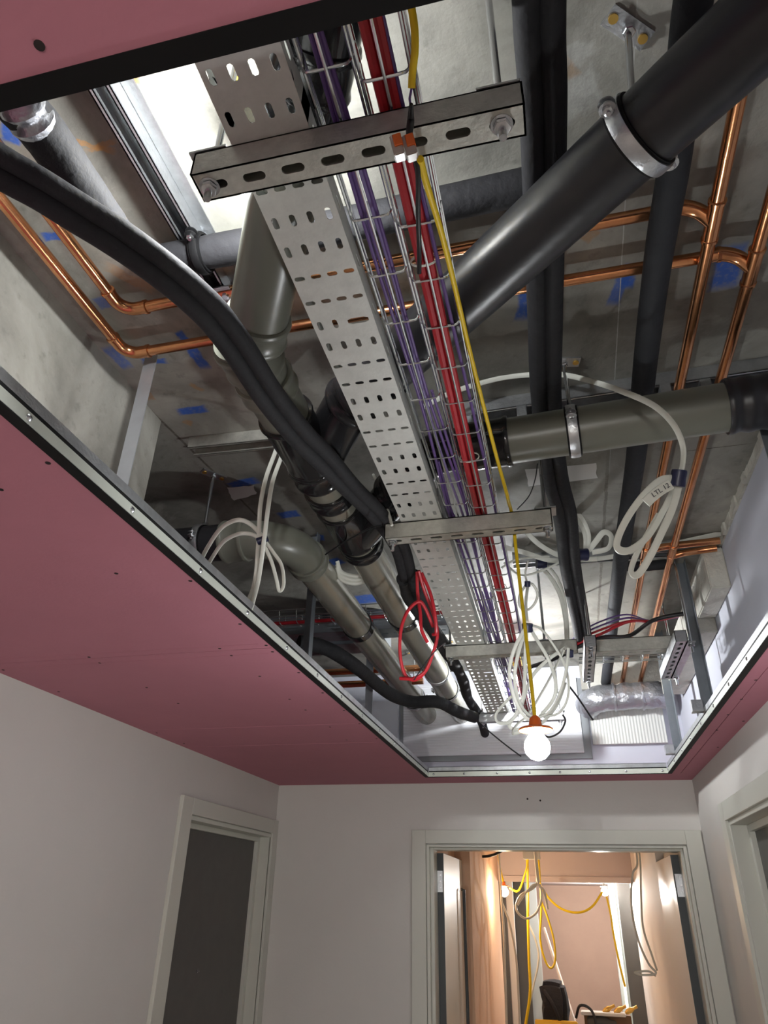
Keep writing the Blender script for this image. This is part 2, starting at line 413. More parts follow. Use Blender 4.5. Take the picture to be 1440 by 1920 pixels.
# --- access opening frame : black lip, pale riveted flange, galvanised channel
fr = thing('access_frame', 'black edged steel frame with riveted flange lining the rectangular opening in the pink ceiling', 'frame', (0, 2, Z))
lip = .019
obj('lip', box(box(box(box(NB(), XA-.001, XA+lip, YN, YO, Z-.001, Z+.001), XB-lip, XB+.001, YN, YO, Z-.001, Z+.001), XA, XB, YN, YN+lip, Z-.0012, Z+.001), XA, XB, YO-.006, YO+.001, Z-.0012, Z+.001), 'black', fr, False)
a0, a1, b0, b1 = XA+lip, XB-lip, YN+lip, YO-.006
M['flange'] = mat('pale_riveted_steel', (.66, .69, .62), .4, .45, .1, 9)
fl = obj('flange', box(box(box(box(NB(), a0-.0015, a0, b0, b1, Z, Z+.020), a1, a1+.0015, b0, b1, Z, Z+.020), a0, a1, b0-.0015, b0, Z, Z+.020), a0, a1, b1, b1+.0015, Z, Z+.024), 'flange', fr, False)
bm = NB()
for (x0, x1, y0, y1) in ((a0-.008, a0-.006, b0-.008, b1+.008), (a1+.006, a1+.008, b0-.008, b1+.008)): box(bm, x0, x1, y0, y1, Z+.0235, Z+.048)
for (x0, x1, y0, y1) in ((a0, a1, b0-.008, b0-.006), (a0, a1, b1+.006, b1+.008)): box(bm, x0, x1, y0, y1, Z+.0265, Z+.050)
for (x0, x1, y0, y1) in ((a0-.03, a0-.006, b0-.03, b1+.03), (a1+.006, a1+.03, b0-.03, b1+.03), (a0, a1, b0-.03, b0-.006), (a0, a1, b1+.006, b1+.03)):
    box(bm, x0, x1, y0, y1, Z+.048, Z+.050)
obj('channel', bm, 'galv', fr, False)
bm = NB()
for (x0, x1, y0, y1) in ((a0-.0055, a0-.004, b0, b1), (a1+.004, a1+.0055, b0, b1), (a0, a1, b1+.004, b1+.0055), (a0, a1, b0-.0055, b0-.004)): box(bm, x0, x1, y0, y1, Z+.012, Z+.03)
obj('gap_shade', bm, 'black', fr, False)  # black strips stand for the shade in the open gap
def rivet(c, ax): return obj('rivet', lathe(NB(), c, Vector(c)+Vector(ax), [(0, .0058), (.0012, .0056), (.003, .0035), (.0036, .001)], 14), 'bolt', fl)
for y in (.40, .64, .905, 1.161, 1.40, 1.661, 1.917, 2.167, 2.43, 2.69, 2.95, 3.2, 3.46, 3.70):
    rivet((a0, y, Z+.011), (1, 0, 0)); rivet((a1, y+.04, Z+.011), (-1, 0, 0))
for x in (-.641, -.482, -.313, -.15, 0., .143, .315, .484): rivet((x, b1, Z+.013), (0, -1, 0))

# --- architraves and doors
def archi(name, sides):
    bm = NB()
    for b_ in sides: box(bm, *b_)
    bmesh.ops.bevel(bm, geom=bm.edges[:], offset=.0015, segments=1, affect='EDGES')
    return struct(name, bm, 'trim')
D = CH
archi('trim_3', [(-.798, -.724, YF-.018, YF, 0, D+.327), (.566, .640, YF-.018, YF, 0, D+.327), (-.724, .566, YF-.018, YF, D+.262, D+.327)])
archi('trim_4', [(-.722, -.706, YF-.008, YF+.13, 0, D+.258), (.548, .564, YF-.008, YF+.13, 0, D+.258), (-.706, .548, YF-.008, YF+.13, D+.246, D+.258)])
archi('trim_5', [(-.706, -.688, YF+.02, YF+.13, 0, D+.246), (.536, .548, YF+.02, YF+.13, 0, D+.246), (-.688, .536, YF+.02, YF+.13, D+.234, D+.246)])
archi('trim_6', [(XL, XL+.018, 2.88, 2.975, 0, D+.372), (XL, XL+.018, 3.93, 3.998, 0, D+.372), (XL, XL+.018, 2.975, 3.93, D+.305, D+.372)])
archi('trim_7', [(XL-.12, XL+.006, 2.955, 2.975, 0, D+.303), (XL-.12, XL+.006, 3.93, 3.95, 0, D+.303), (XL-.12, XL+.006, 2.975, 3.93, D+.285, D+.303)])
archi('trim_8', [(XL-.12, XL-.055, 2.975, 3.0, 0, D+.285), (XL-.12, XL-.055, 3.90, 3.93, 0, D+.285), (XL-.12, XL-.055, 3.0, 3.90, D+.262, D+.285)])
archi('trim_9', [(XR-.018, XR, 3.30, 3.385, 0, D+.375), (XR-.018, XR, 2.33, 2.41, 0, D+.375), (XR-.018, XR, 2.41, 3.30, D+.305, D+.375)])
archi('trim_10', [(XR-.006, XR+.12, 3.28, 3.30, 0, D+.305), (XR-.006, XR+.12, 2.41, 2.43, 0, D+.305), (XR-.006, XR+.12, 2.43, 3.28, D+.287, D+.305)])
archi('trim_11', [(XR+.055, XR+.12, 3.25, 3.28, 0, D+.287), (XR+.055, XR+.12, 2.43, 2.46, 0, D+.287), (XR+.055, XR+.12, 2.46, 3.25, D+.262, D+.287)])
dl = struct('door_1', bbox(XL-.115, XL-.075, 3.0, 3.905, .01, D+.27), 'doorgrey')
c = W(369, 1821, x=XL-.075)
bm = disc(NB(), c, (1, 0, 0), .006, .004, 12); disc(bm, c+Vector((.004, 0, 0)), (1, 0, 0), .003, .006, 8); obj('door_spyhole', bm, 'bolt', dl)
struct('door_2', bbox(XR+.075, XR+.115, 2.45, 3.255, .01, D+.27), 'doorgrey')
# open double leaves in the far doorway
def leaf(nm, x0, x1, inner):
    d = struct(nm, bbox(x0, x1, YF+.135, YF+.86, .01, D+.225), 'leafedge')
    xf = x1 if inner > 0 else x0
    struct('door_face', bbox(min(xf, xf+inner*.001), max(xf, xf+inner*.001), YF+.137, YF+.858, .012, D+.223), 'leafface', d)
    for zz in (D+.09, D-.7, D-1.4):
        bm = bbox(x0+.006, x1-.006, YF+.1335, YF+.135, zz-.05, zz+.05); obj('hinge_plate', bm, 'galv', d, False)
        for q in (-.03, 0, .03): obj('hinge_screw', disc(NB(), ((x0+x1)/2+.006, YF+.1335, zz+q), (0, -1, 0), .004, .001, 10), 'bolt', d)
    return d
dL = leaf('door_3', -.700, -.655, 1); dR = leaf('door_4', .500, .545, -1)
bm = tube(NB(), [(-.640, YF+.70, .95), (-.625, YF+.70, .95), (-.625, YF+.70, D+.06), (-.640, YF+.70, D+.06)], .009, 10)
obj('pull_handle', bm, 'leafedge', dL)
# right leaf carries a lit board between jamb strips

# ================================================================== TRAY, STRUTS
ZT = .846                                     # underside of the cable tray (top of the struts)
tr = thing('perforated_cable_tray', 'flat galvanised cable tray punched with rows of short slots, left of the baskets', 'cable tray', V(-.282, 2, ZT))
TX0, TX1 = -.335, -.2295
cols = [-.323, -.2965, -.270, -.243]
cells = []; fn = lambda a, b_, c: V(a, b_, ZT+c)
pat = {}
row = 0; y = .877-.0523*12; seq = ['L', 'T', 'T', 'L']       # L at .877, then T T L L ...
i0 = -12; rows = []
i = i0
while .877+.0523*i < 3.83:
    rows.append((.877+.0523*i, 'TLLT'[(i-1) % 4] if False else ('L', 'T', 'T', 'L')[i % 4], i)); i += 1
for (yy, t, i) in rows:
    bnds = [TX0]+[(cols[k]+cols[k+1])/2 for k in range(3)]+[TX1]
    special = (i % 20 == 19)
    for k in range(4):
        s = (cols[k], yy, .0060, .0044, 'b') if t == 'L' else (cols[k], yy, .0044, .0042, 'a')
        if special and k == 3: continue
        if special and k == 2: s = ((cols[2]+cols[3])/2, yy, .0125, .0066, 'a')
        cells.append((bnds[k], bnds[k+1] if not (special and k == 2) else bnds[4], yy-.02615, yy+.02615, s))
ty0, ty1 = rows[0][0]-.02615, rows[-1][0]+.02615
bm = perf(NB(), cells, fn, .0012)
obj('base_plate', bm, 'tray', tr)
def side(x, sgn):
    bm = NB(); cs = []
    for (yy, t, i) in rows:
        cs.append((yy-.02615, yy+.02615, .0015, .040, (yy, .020, .008, .0042, 'a') if i % 2 else None))
    perf(bm, cs, lambda a, b_, c: V(x+sgn*(c-.0012), a, ZT+b_), .0012)
    box(bm, min(x, x-sgn*.008), max(x, x-sgn*.008), ty0, ty1, ZT+.040+CH-.0012, ZT+.040+CH)
    return obj('side_flange', bm, 'tray', tr)
side(TX1, 1); side(TX0, -1)
for y in (1.53, 2.56): obj('joint_plate', bbox(TX1+.001, TX1+.003, y-.07, y+.07, ZT+CH+.008, ZT+CH+.044), 'galv', tr, False)

def rod(t, x, y, z0, z1): return obj('threaded_rod', tube(NB(), [V(x, y, z0), V(x, y, z1)], .0048, 12), 'bolt', t)
def trapeze(x0, x1, y, z, xs, label, m='galvdull', drop=.026):
    t = thing('trapeze_bracket', label, 'bracket', V((x0+x1)/2, y, z), 'struts hung on rods under the cable tray')
    obj('strut_channel', channel(V(x0, y, z), V(x1, y, z), (0, 0, 1), hl=.0092, r=.0060, closed=True), m, t, False)
    for x in xs:
        r = rod(t, x, y, z-drop, SLAB)
        bm = disc(NB(), V(x, y, z-.002), (0, 0, 1), .0135, .002, 24); obj('washer', bm, 'bolt', r)
        obj('hex_nut', hexnut(NB(), V(x, y, z-.0105), (0, 0, 1), .0105), 'bolt', r)
        obj('top_plate', bbox(x-.026, x+.026, y-.022, y+.022, z+.0435+CH, z+.047+CH), 'galv', r, False)
        obj('hex_nut', hexnut(NB(), V(x, y, z+.047), (0, 0, 1), .0105), 'bolt', r)
    return t
trapeze(-.387, .034, .511, .803, (-.369, .006), 'nearest slotted steel strut across under the tray, tape-grey with large bolts at both ends')
trapeze(-.379, .040, 1.556, .803, (-.362, .026), 'slotted steel strut second from the camera, under tray and baskets')
trapeze(-.380, .105, 2.56, .803, (-.362, -.01), 'third slotted steel strut from the camera, behind the red cable coil')
trapeze(-.380, .045, 3.665, .803, (-.362, .026), 'farthest short slotted strut at the far end of the cable tray', 'galv')

# ================================================================== WIRE BASKETS
def basket(x0, x1, y0, y1, z, label, h=.041, axis='y', cross0=.746, pitch=.1055):
    c = thing('wire_basket_tray', label, 'wire basket', V((x0+x1)/2, (y0+y1)/2, z), 'zinc wire baskets above the struts')
    T = (lambda a, b_, zz: V(a, b_, zz)) if axis == 'y' else (lambda a, b_, zz: V(b_, a, zz))
    r = .0021
    xm = (x0+x1)/2
    for (x, zz) in ((xm, z-.0035), (x0-.003, z+.012), (x1+.003, z+.012), (x0-.005, z+.026), (x1+.005, z+.026), (x0-.006, z+h), (x1+.006, z+h)):
        obj('long_wire', tube(NB(), [T(x, y0, zz), T(x, y1, zz)], r, 6), 'zinc', c)
    k = math.ceil((y0-cross0)/pitch); y = cross0+k*pitch
    while y < y1-.01:
        P = [T(x0-.006, y-.002, z+h), T(x0-.002, y, z+.006), T(x0+.002, y, z+.001), T(x0+.008, y, z), T(x1-.008, y, z), T(x1-.002, y, z+.001), T(x1+.002, y, z+.006), T(x1+.006, y-.002, z+h)]
        obj('cross_wire', tube(NB(), P, r, 6), 'zinc', c); y += pitch
    return c
basket(-.2155, -.1615, .27, 3.8, .853, 'wire basket holding the purple data cables, next to the perforated tray')
basket(-.1505, -.0965, .27, 3.8, .853, 'wire basket holding the red cables, right-hand one of the pair', cross0=.771)

def cable(name, P, r, m, label, cat='cable', group=None, k=6, n=8, parent=None, flat=None):
    P = crom(P, k)
    prof = circ(r, n) if not flat else [(flat*a, b_) for a, b_ in circ(r, 12)]
    if flat: prof = [(a, b_) for a, b_ in prof]
    o = obj(name, sweep(NB(), P, prof), m, parent)
    if not parent: tag(o, label, cat, group)
    return o
def run(xf, zf, y0=.25, y1=3.78, st=.16):
    P = []; y = y0
    while y < y1: P.append(V(xf(y), y, zf(y))); y += st
    return P
# purple cables: they start in a tight bundle, spread after the nearest strut and gather again further on
for q, (xa, amp, ph) in enumerate(((-.203, .006, 0), (-.195, .007, 1.1), (-.182, .006, 2.3), (-.176, .007, 3.5), (-.171, .004, 4.4), (-.206, .003, 5.2), (-.188, .01, .6))):
    cable('data_cable', run(lambda y, xa=xa, a=amp, p=ph: xa+a*math.sin(y*2.6+p)+.004*math.sin(y*7+p), lambda y, q=q, p=ph: .8575+.0045*(q % 3)+.003*math.sin(y*5+p), .25 if q < 4 else 1.05+.25*(q-4)),
          .0031, 'purple' if q != 2 else 'purplelt', ('outermost left purple cable', 'second purple cable from the left', 'pale violet cable near the middle', 'purple cable right of the pale one', 'rightmost purple cable', 'purple cable hard against the left basket wires', 'wavy purple cable starting furthest on')[q]+' in the wire basket by the tray', group='purple data cables in the wire basket')
for q in range(6):            # more, paler, over the far half
    xa = -.208+.008*q
    cable('data_cable', run(lambda y, xa=xa, q=q: xa+.006*math.sin(y*6+q*1.7), lambda y, q=q: .868+.004*(q % 2)+.003*math.sin(y*9+q), 2.1, 3.75, .09),
          .0028, 'purplelt', ('leftmost', 'second from left', 'third from left', 'fourth from left', 'fifth from left', 'rightmost')[q]+' pale violet cable in the far stretch of the wire basket', group='pale violet cables at the far end of the basket')
for q, (xa, ph) in enumerate(((-.137, 0.), (-.121, .5), (-.129, 1.1))):
    cable('red_cable', run(lambda y, xa=xa, p=ph: xa+.003*math.sin(y*3+p), lambda y, q=q: .861+(.010 if q == 2 else 0)+.002*math.sin(y*4+q)),
          .0072, 'red', ('left', 'right', 'uppermost middle')[q]+' thick red cable lying in the right-hand wire basket', group='thick red cables in the wire basket')
cable('data_cable', run(lambda y: -.104-.012*math.sin(y*1.4+1.8), lambda y: .860+.003*math.sin(y*6)), .0032, 'purple', 'single purple cable at the right edge of the red cable basket')
for y in (.74, 1.30, 2.05): 
    c = V(-.129, y, .861); P = [c+Vector((.021*math.cos(a), 0, .0125*math.sin(a)+.003)) for a in [2*PI*i/16 for i in range(17)]]
    tag(obj('cable_tie', sweep(NB(), P, [(-.0022, -.0006), (.0022, -.0006), (.0022, .0006), (-.0022, .0006)], up=(0, 1, 0), cap=False), 'white'),
        'white tie round the thick red cables, %s' % {.74: 'nearest the camera', 1.30: 'just before the second strut', 2.05: 'beyond the second strut'}[y], 'cable tie')

# ================================================================== BIG PIPES
RP = .055
def big(name, P, r, m, label, cat='pipe', parent=None, n=40, k=8):
    o = obj(name, tube(NB(), crom(P, k) if len(P) > 2 else P, r, n), m, parent)
    if not parent: tag(o, label, cat)
    return o
def coupling(t, p, ax, L, r, m, ribs=True, name='coupling'):
    p = Vector(p); ax = Vector(ax).normalized()
    e = .006
    prof = [(0, r+.001), (.001, r+e), (.007, r+e+.002), (.013, r+e), (.016, r+.0045), (L-.016, r+.0045), (L-.013, r+e), (L-.007, r+e+.002), (L-.001, r+e), (L, r+.001)] if ribs else [(0, r+.001), (.002, r+.004), (L-.002, r+.004), (L, r+.001)]
    return obj(name, lathe(NB(), p-ax*L/2, p+ax, prof, 44), m, t)
# ---- soil stack branch P1 with the diagonal P0 on top
X1, ZP = -.512, .925
p1 = thing('soil_pipe', 'grey soil pipe with black couplings, partly hidden by the curving foam pair', 'pipe', V(X1, 2.2, ZP))
A = V(X1, .90, ZP)
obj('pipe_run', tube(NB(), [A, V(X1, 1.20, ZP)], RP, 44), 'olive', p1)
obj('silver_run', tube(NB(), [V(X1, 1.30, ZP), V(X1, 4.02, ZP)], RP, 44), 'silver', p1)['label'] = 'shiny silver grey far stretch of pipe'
coupling(p1, V(X1, .945, ZP), (0, 1, 0), .07, RP, 'olive', True, 'socket')
coupling(p1, V(X1, 1.035, ZP), (0, 1, 0), .05, RP, 'olive', True, 'socket')
coupling(p1, V(X1, 1.235, ZP), (0, 1, 0), .19, RP+.001, 'hdpegl')
coupling(p1, V(X1, 1.36, ZP), (0, 1, 0), .07, RP+.004, 'hdpegl')
coupling(p1, V(X1, 1.475, ZP), (0, 1, 0), .055, RP+.002, 'hdpegl')
coupling(p1, V(X1, 1.645, ZP), (0, 1, 0), .20, RP+.001, 'hdpegl')
coupling(p1, V(X1, 1.79, ZP), (0, 1, 0), .05, RP+.002, 'hdpegl')
coupling(p1, V(X1, 2.40, ZP), (0, 1, 0), .045, RP, 'hdpegl', False)
coupling(p1, V(X1, 3.15, ZP), (0, 1, 0), .03, RP, 'galv', False, 'pipe_ring')
# diagonal
a = V(-.500, .93, ZP+.01); b_ = V(-.16, .36, 1.0); ax = (b_-a).normalized()
obj('diagonal_pipe', tube(NB(), [a, b_], RP, 44), 'olive', p1)
coupling(p1, a+ax*.045, ax, .06, RP, 'olive', True, 'socket')
obj('black_end', tube(NB(), [a+ax*.43, a+ax*.70], RP+.002, 44), 'hdpegl', p1)
coupling(p1, a+ax*.52, ax, .07, RP, 'hdpegl')
obj('pipe_ring', lathe(NB(), a+ax*.420, a+ax, [(0, RP), (.001, RP+.004), (.012, RP+.004), (.013, RP)], 40), 'galv', p1)
# lit lower pipe glimpsed right of the socket
# black branch arm towards the crossing pipe
a = V(X1+.02, 1.72, ZP); b_ = V(-.34, 1.52, ZP+.01)
obj('branch_arm', tube(NB(), [a, b_], RP-.001, 44), 'hdpegl', p1)
coupling(p1, b_, b_-a, .05, RP, 'hdpegl')
# ---- crossing olive pipe
zc = .962
cp = thing('soil_pipe', 'olive grey soil pipe crossing level to a black taped joint at right', 'pipe', V(.2, 1.385, zc))
obj('pipe_run', tube(NB(), [V(-.16, 1.405, zc), V(.60, 1.352, zc)], RP, 44), 'olive', cp)
bm = tube(NB(), crom([V(.43, 1.363, zc), V(.46, 1.361, zc), V(.50, 1.36, zc), V(.55, 1.358, zc), V(.66, 1.352, zc)], 6), RP+.006, 40, rad=lambda t: 1+.035*math.sin(t*23))
obj('wrapped_joint', bm, 'hdpe', cp)
coupling(cp, V(-.10, 1.401, zc), (1, -.06, 0), .12, RP, 'hdpegl')
obj('elbow', tube(NB(), crom([V(-.15, 1.405, zc), V(-.20, 1.41, zc), V(-.25, 1.44, zc), V(-.33, 1.51, ZP+.01)], 8), RP-.002, 44), 'hdpegl', cp)
# ---- big black diagonal pipe
zb = .965
bp_ = thing('drain_pipe', 'large matt black drain pipe rising diagonally to the top right corner', 'pipe', V(0, .9, zb))
a = V(.60, .30, zb-.02); b_ = V(-.335, 1.145, zb)
obj('pipe_run', tube(NB(), [a, b_], RP+.001, 48), 'hdpe', bp_)
ax = (b_-a).normalized()
coupling(bp_, b_-ax*.03, ax, .10, RP+.002, 'hdpe')
M['hdpesat'] = mat('dusty_black_elbow', (.02, .02, .022), .24)
obj('elbow', tube(NB(), crom([b_-ax*.02, b_+ax*.05, V(-.43, 1.25, zb-.01), V(-.49, 1.32, ZP)], 8), RP+.002, 44), 'hdpesat', bp_)
coupling(bp_, b_+ax*.035, ax, .05, RP+.003, 'hdpesat')
# ---- second soil pipe P2 with elbow from the left
X2 = -.708
p2 = thing('soil_pipe', 'silver soil pipe with a wide elbow at left behind the white cables', 'pipe', V(X2, 2.6, ZP))
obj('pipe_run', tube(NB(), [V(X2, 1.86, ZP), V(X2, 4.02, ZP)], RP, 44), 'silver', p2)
P = []
cx, cy, rr = X2-.13, 1.83, .13
for i in range(13):
    t = i/12*PI/2; P.append(V(cx+rr*math.sin(t), cy-rr*math.cos(t), ZP))
obj('elbow', tube(NB(), [V(cx-.05, cy-rr, ZP)]+P+[V(X2, 1.88, ZP)], RP+.002, 44), 'olive', p2)
coupling(p2, V(cx-.035, cy-rr, ZP), (1, 0, 0), .075, RP+.002, 'olive', True, 'socket')
coupling(p2, V(X2, 1.87, ZP), (0, 1, 0), .05, RP+.002, 'olive', True, 'socket')
obj('black_run', tube(NB(), [V(-1.55, cy-rr, ZP), V(cx-.03, cy-rr, ZP)], RP, 44), 'hdpe', p2)
coupling(p2, V(X2, 2.48, ZP), (0, 1, 0), .045, RP, 'hdpegl', False)
coupling(p2, V(X2, 3.55, ZP), (0, 1, 0), .03, RP, 'galv', False, 'pipe_ring')

# ---- pipe clamps
def clamp(c, ax, r, top, label, w=.022, ears=(1, -1), m='galv', base=True, off=(0, 0)):
    c = Vector(c); ax = Vector(ax).normalized()
    t = thing('pipe_clamp', label, 'pipe clamp', c)
    obj('rubber_liner', lathe(NB(), c-ax*(w/2+.004), c+ax, [(0, r), (0, r+.004), (w+.008, r+.004), (w+.008, r)], 44, False), 'black', t)
    obj('band', lathe(NB(), c-ax*w/2, c+ax, [(0, r+.003), (0, r+.0065), (w*.2, r+.0075), (w*.8, r+.0075), (w, r+.0065), (w, r+.003)], 44, False), m, t)
    hz = Vector((0, 0, 1)).cross(ax).normalized()
    for s in ears:
        e = c+hz*s*(r+.013)
        bmx = disc(NB(), e+Vector((0, 0, -.006)), (0, 0, 1), .012, .0025, 16); disc(bmx, e+Vector((0, 0, .004)), (0, 0, 1), .012, .0025, 16)
        ear = obj('ear', bmx, m, t)
        obj('bolt', hexnut(lathe(NB(), e+Vector((0, 0, -.016)), e+Vector((0, 0, 1)), [(0, .0035), (.032, .0035)], 10), e+Vector((0, 0, -.012)), (0, 0, 1), .0075, .006), 'bolt', ear)
    tp = V(c.x+off[0], c.y+off[1], top)
    obj('hanger_rod', tube(NB(), [c+Vector((0, 0, r+.004)), tp], .0052, 12), 'bolt', t)
    obj('hex_nut', hexnut(NB(), c+Vector((0, 0, r+.005)), (0, 0, 1), .011, .012), 'bolt', t)
    if base:
        rot = Matrix.Translation(tp) @ Matrix.Rotation(base if isinstance(base, float) else 0., 4, 'Z')
        bp = obj('base_plate', box(NB(), -.040, .040, -.016, .016, -.004, 0, rot), 'galv', t, False)
        obj('hex_nut', hexnut(NB(), tp-Vector((0, 0, .016)), (0, 0, 1), .010, .012), 'bolt', bp)
        for s in (-1, 1): obj('screw', disc(NB(), rot @ Vector((s*.030, 0, -.0065)), (0, 0, 1), .0075, .0025, 14), 'brass', bp)
    return t
axb = (V(-.335, 1.145, zb)-V(.60, .30, zb-.02)).normalized()
cc_ = V(.60, .30, zb-.02)+axb*.545
clamp(cc_, axb, RP+.001, SLAB, 'large zinc clamp round the fat black diagonal pipe, its rod going up to the slab', base=.709, off=(.014, -.03))
clamp(V(.105, 1.387, zc), (1, -.06, 0), RP, SLAB, 'pipe clamp round the middle of the olive crossing pipe', ears=(-1,), m='galv', base=.2)
clamp(V(-.985, 1.70, ZP), (1, 0, 0), RP, SLAB, 'clamp hanging the black pipe end beside the left-hand elbow', ears=(-1,), base=.9)
clamp(V(X1, 3.45, ZP), (0, 1, 0), RP, SLAB, 'zinc clamp on the far end of the soil pipe nearest the tray', ears=(1, -1), m='galv')
clamp(V(X2, 3.60, ZP), (0, 1, 0), RP, SLAB, 'zinc clamp on the far end of the left soil pipe', ears=(1, -1), m='galv')

# ================================================================== COPPER
ZC, RC = 1.108, .0125
def ringlet(t, c, ax): return obj('solder_ring', lathe(NB(), Vector(c)-Vector(ax).normalized()*.005, Vector(c)+Vector(ax), [(0, RC), (.002, RC+.0035), (.008, RC+.0035), (.010, RC)], 20), 'copper', t)
def elbow_pts(c, d0, d1, r=.03, n=8):
    """quarter bend with corner c, arriving along d0, leaving along d1"""
    c = Vector(c); a = c-Vector(d0)*r; e = c+Vector(d1)*r; out = []
    o = a+Vector(d1)*r
    for i in range(n+1):
        t = i/n*PI/2; out.append(o-Vector(d1)*r*math.cos(t)+Vector(d0)*r*math.sin(t))
    return out
def copperloop(xl, yc, xr, label):
    ZL = 1.134
    t = thing('copper_pipe', label, 'pipe', V((xl+xr)/2, yc, ZL))
    obj('left_run', tube(NB(), [V(xl, -.3, ZL), V(xl, yc-.04, ZL)], RC, 20), 'copper', t)
    bend = elbow_pts(V(xl, yc, ZL), (0, 1, 0), (1, 0, 0), .035)
    obj('bend', tube(NB(), [V(xl, yc-.06, ZL)]+bend+[V(xl+.06, yc, ZL)], RC+.0018, 20), 'copper', t)
    ringlet(t, V(xl, yc-.058, ZL), (0, 1, 0)); ringlet(t, V(xl+.058, yc, ZL), (1, 0, 0))
    obj('cross_run', tube(NB(), [V(xl+.04, yc, ZL), V(xr-.07, yc-.01, ZL+.003)], RC, 20), 'copper', t)
    obj('tee_bend', tube(NB(), crom([V(xr-.085, yc-.01, ZL+.003), V(xr-.055, yc-.012, ZL+.002), V(xr-.025, yc-.004, ZL-.006), V(xr, yc+.010, ZC)], 6), RC+.0018, 20), 'copper', t)
    ringlet(t, V(xr-.060, yc-.011, ZL+.003), (1, 0, 0)); ringlet(t, V(xr, yc-.035, ZC), (0, 1, 0)); ringlet(t, V(xr, yc+.05, ZC), (0, 1, 0))
    obj('tee_sleeve', tube(NB(), [V(xr, yc-.035, ZC), V(xr, yc+.05, ZC)], RC+.0018, 20), 'copper', t)
    obj('right_run', tube(NB(), [V(xr, -.3, ZC), V(xr, 2.44, ZC)], RC, 20), 'copper', t)
    obj('tee_sleeve', tube(NB(), [V(xr, 2.36, ZC), V(xr, 2.46, ZC)], RC+.002, 20), 'copper', t)
    ringlet(t, V(xr, 2.37, ZC), (0, 1, 0)); ringlet(t, V(xr, 2.45, ZC), (0, 1, 0))
    obj('far_run', tube(NB(), [V(xr, 2.44, ZC), V(xr, 3.0, ZC-.02), V(xr, 4.02, 1.046)], RC, 20), 'copper', t)
    return t
copperloop(-.919, 1.097, .466, 'copper pipe making the outer bend at left and the rightmost lengthwise run')
copperloop(-.850, .967, .373, 'copper pipe making the inner bend at left, with the second lengthwise run from right')
# side tees at the far right
for (xa, yb, nm) in ((.373, 2.40, 'copper branch leaving the left lengthwise pipe towards the block at the right wall'), (.466, 2.46, 'copper branch leaving the rightmost lengthwise pipe, dusted white at its end')):
    t = obj('copper_branch', tube(NB(), crom([V(xa, yb, ZC), V(xa+.04, yb-.01, ZC+.005), V(xa+.09, yb-.01, ZC+.01), V(.62, yb-.02, ZC+.01)], 5), RC, 18), 'copper'); tag(t, nm, 'pipe')

# ================================================================== FOAM-CLAD PIPES
def foamtube(P, r, m, t, nm='foam_sleeve', wob=.02, k=6, ph=0.):
    return obj(nm, tube(NB(), crom(P, k), r, 22, rad=lambda s: 1+wob*math.sin(s*31+ph)+wob*.6*math.sin(s*73+ph)), m, t)
# pair crossing from the top left to the second strut
def fb(z, *pts): return [W(p[0], p[1], z=z if len(p) < 3 else p[2]) for p in pts]
t = thing('insulated_pipe_pair', 'black foam-clad pipe pair curving from the left edge across the grey soil pipe', 'pipe', W(402, 592, z=.84))
cen = [(-130, 232, .86), (0, 313, .862), (80, 358, .86), (150, 402, .858), (220, 446, .853), (300, 503, .842), (355, 548, .837), (402, 594, .833), (450, 658, .833), (503, 740, .833), (562, 815, .834), (607, 860, .837), (660, 918, .85), (708, 966, .856), (748, 1022, .868), (766, 1085, .87)]
def pairline(sgn, r):
    out = []
    for i, (x, y, zz) in enumerate(cen):
        a = cen[max(i-1, 0)]; b_ = cen[min(i+1, len(cen)-1)]; dx, dy = b_[0]-a[0], b_[1]-a[1]; L = math.hypot(dx, dy)
        p = W(x, y, z=zz); n = (RT*dy+UP*dx).normalized()     # across the run, as seen from below
        out.append(p+n*sgn*r*(1.0 if i < 12 else .8)+Vector((0, 0, -.004*sgn)))
    return out
foamtube(pairline(1, .0158), .0163, 'foam', t, wob=.012); foamtube(pairline(-1, .0158), .0163, 'foam', t, wob=.012, ph=1)
# wrinkled continuation beyond the strut
t = thing('insulated_pipe_pair', 'wrinkled black foam-clad pair dropping beyond the second strut beside the red coil', 'pipe', W(790, 1130, z=.87))
foamtube([W(775, 1080, z=.87), W(787, 1120, z=.87), W(800, 1160, z=.865), W(822, 1200, z=.865), W(850, 1240, z=.87), W(868, 1275, z=.875), W(878, 1310, z=.87), W(900, 1345, z=.85), W(912, 1385, z=.80)], .024, 'foam', t, wob=.06)
foamtube([W(757, 1085, z=.87), W(770, 1125, z=.87), W(800, 1165, z=.875), W(835, 1210, z=.875), W(852, 1250, z=.88)], .022, 'foam', t, wob=.06, ph=2)
# single one high at the left
t = thing('insulated_pipe', 'thick foam-clad pipe with torn silver end at the upper left', 'pipe', W(130, 300, z=.95))
foamtube([W(30, 190, z=.93), W(75, 240, z=.935), W(125, 310, z=.94), W(180, 390, z=.95), W(212, 436, z=.96)], .033, 'foam', t, wob=.01)
bm = tube(NB(), crom([W(20, 150, z=.93), W(45, 195, z=.93), W(72, 236, z=.934)], 5), .030, 16, rad=lambda s: 1+.12*math.sin(s*17))
bmesh.ops.translate(bm, verts=bm.verts[:], vec=(0, 0, -.006)); obj('foil_end', bm, 'foil', t)
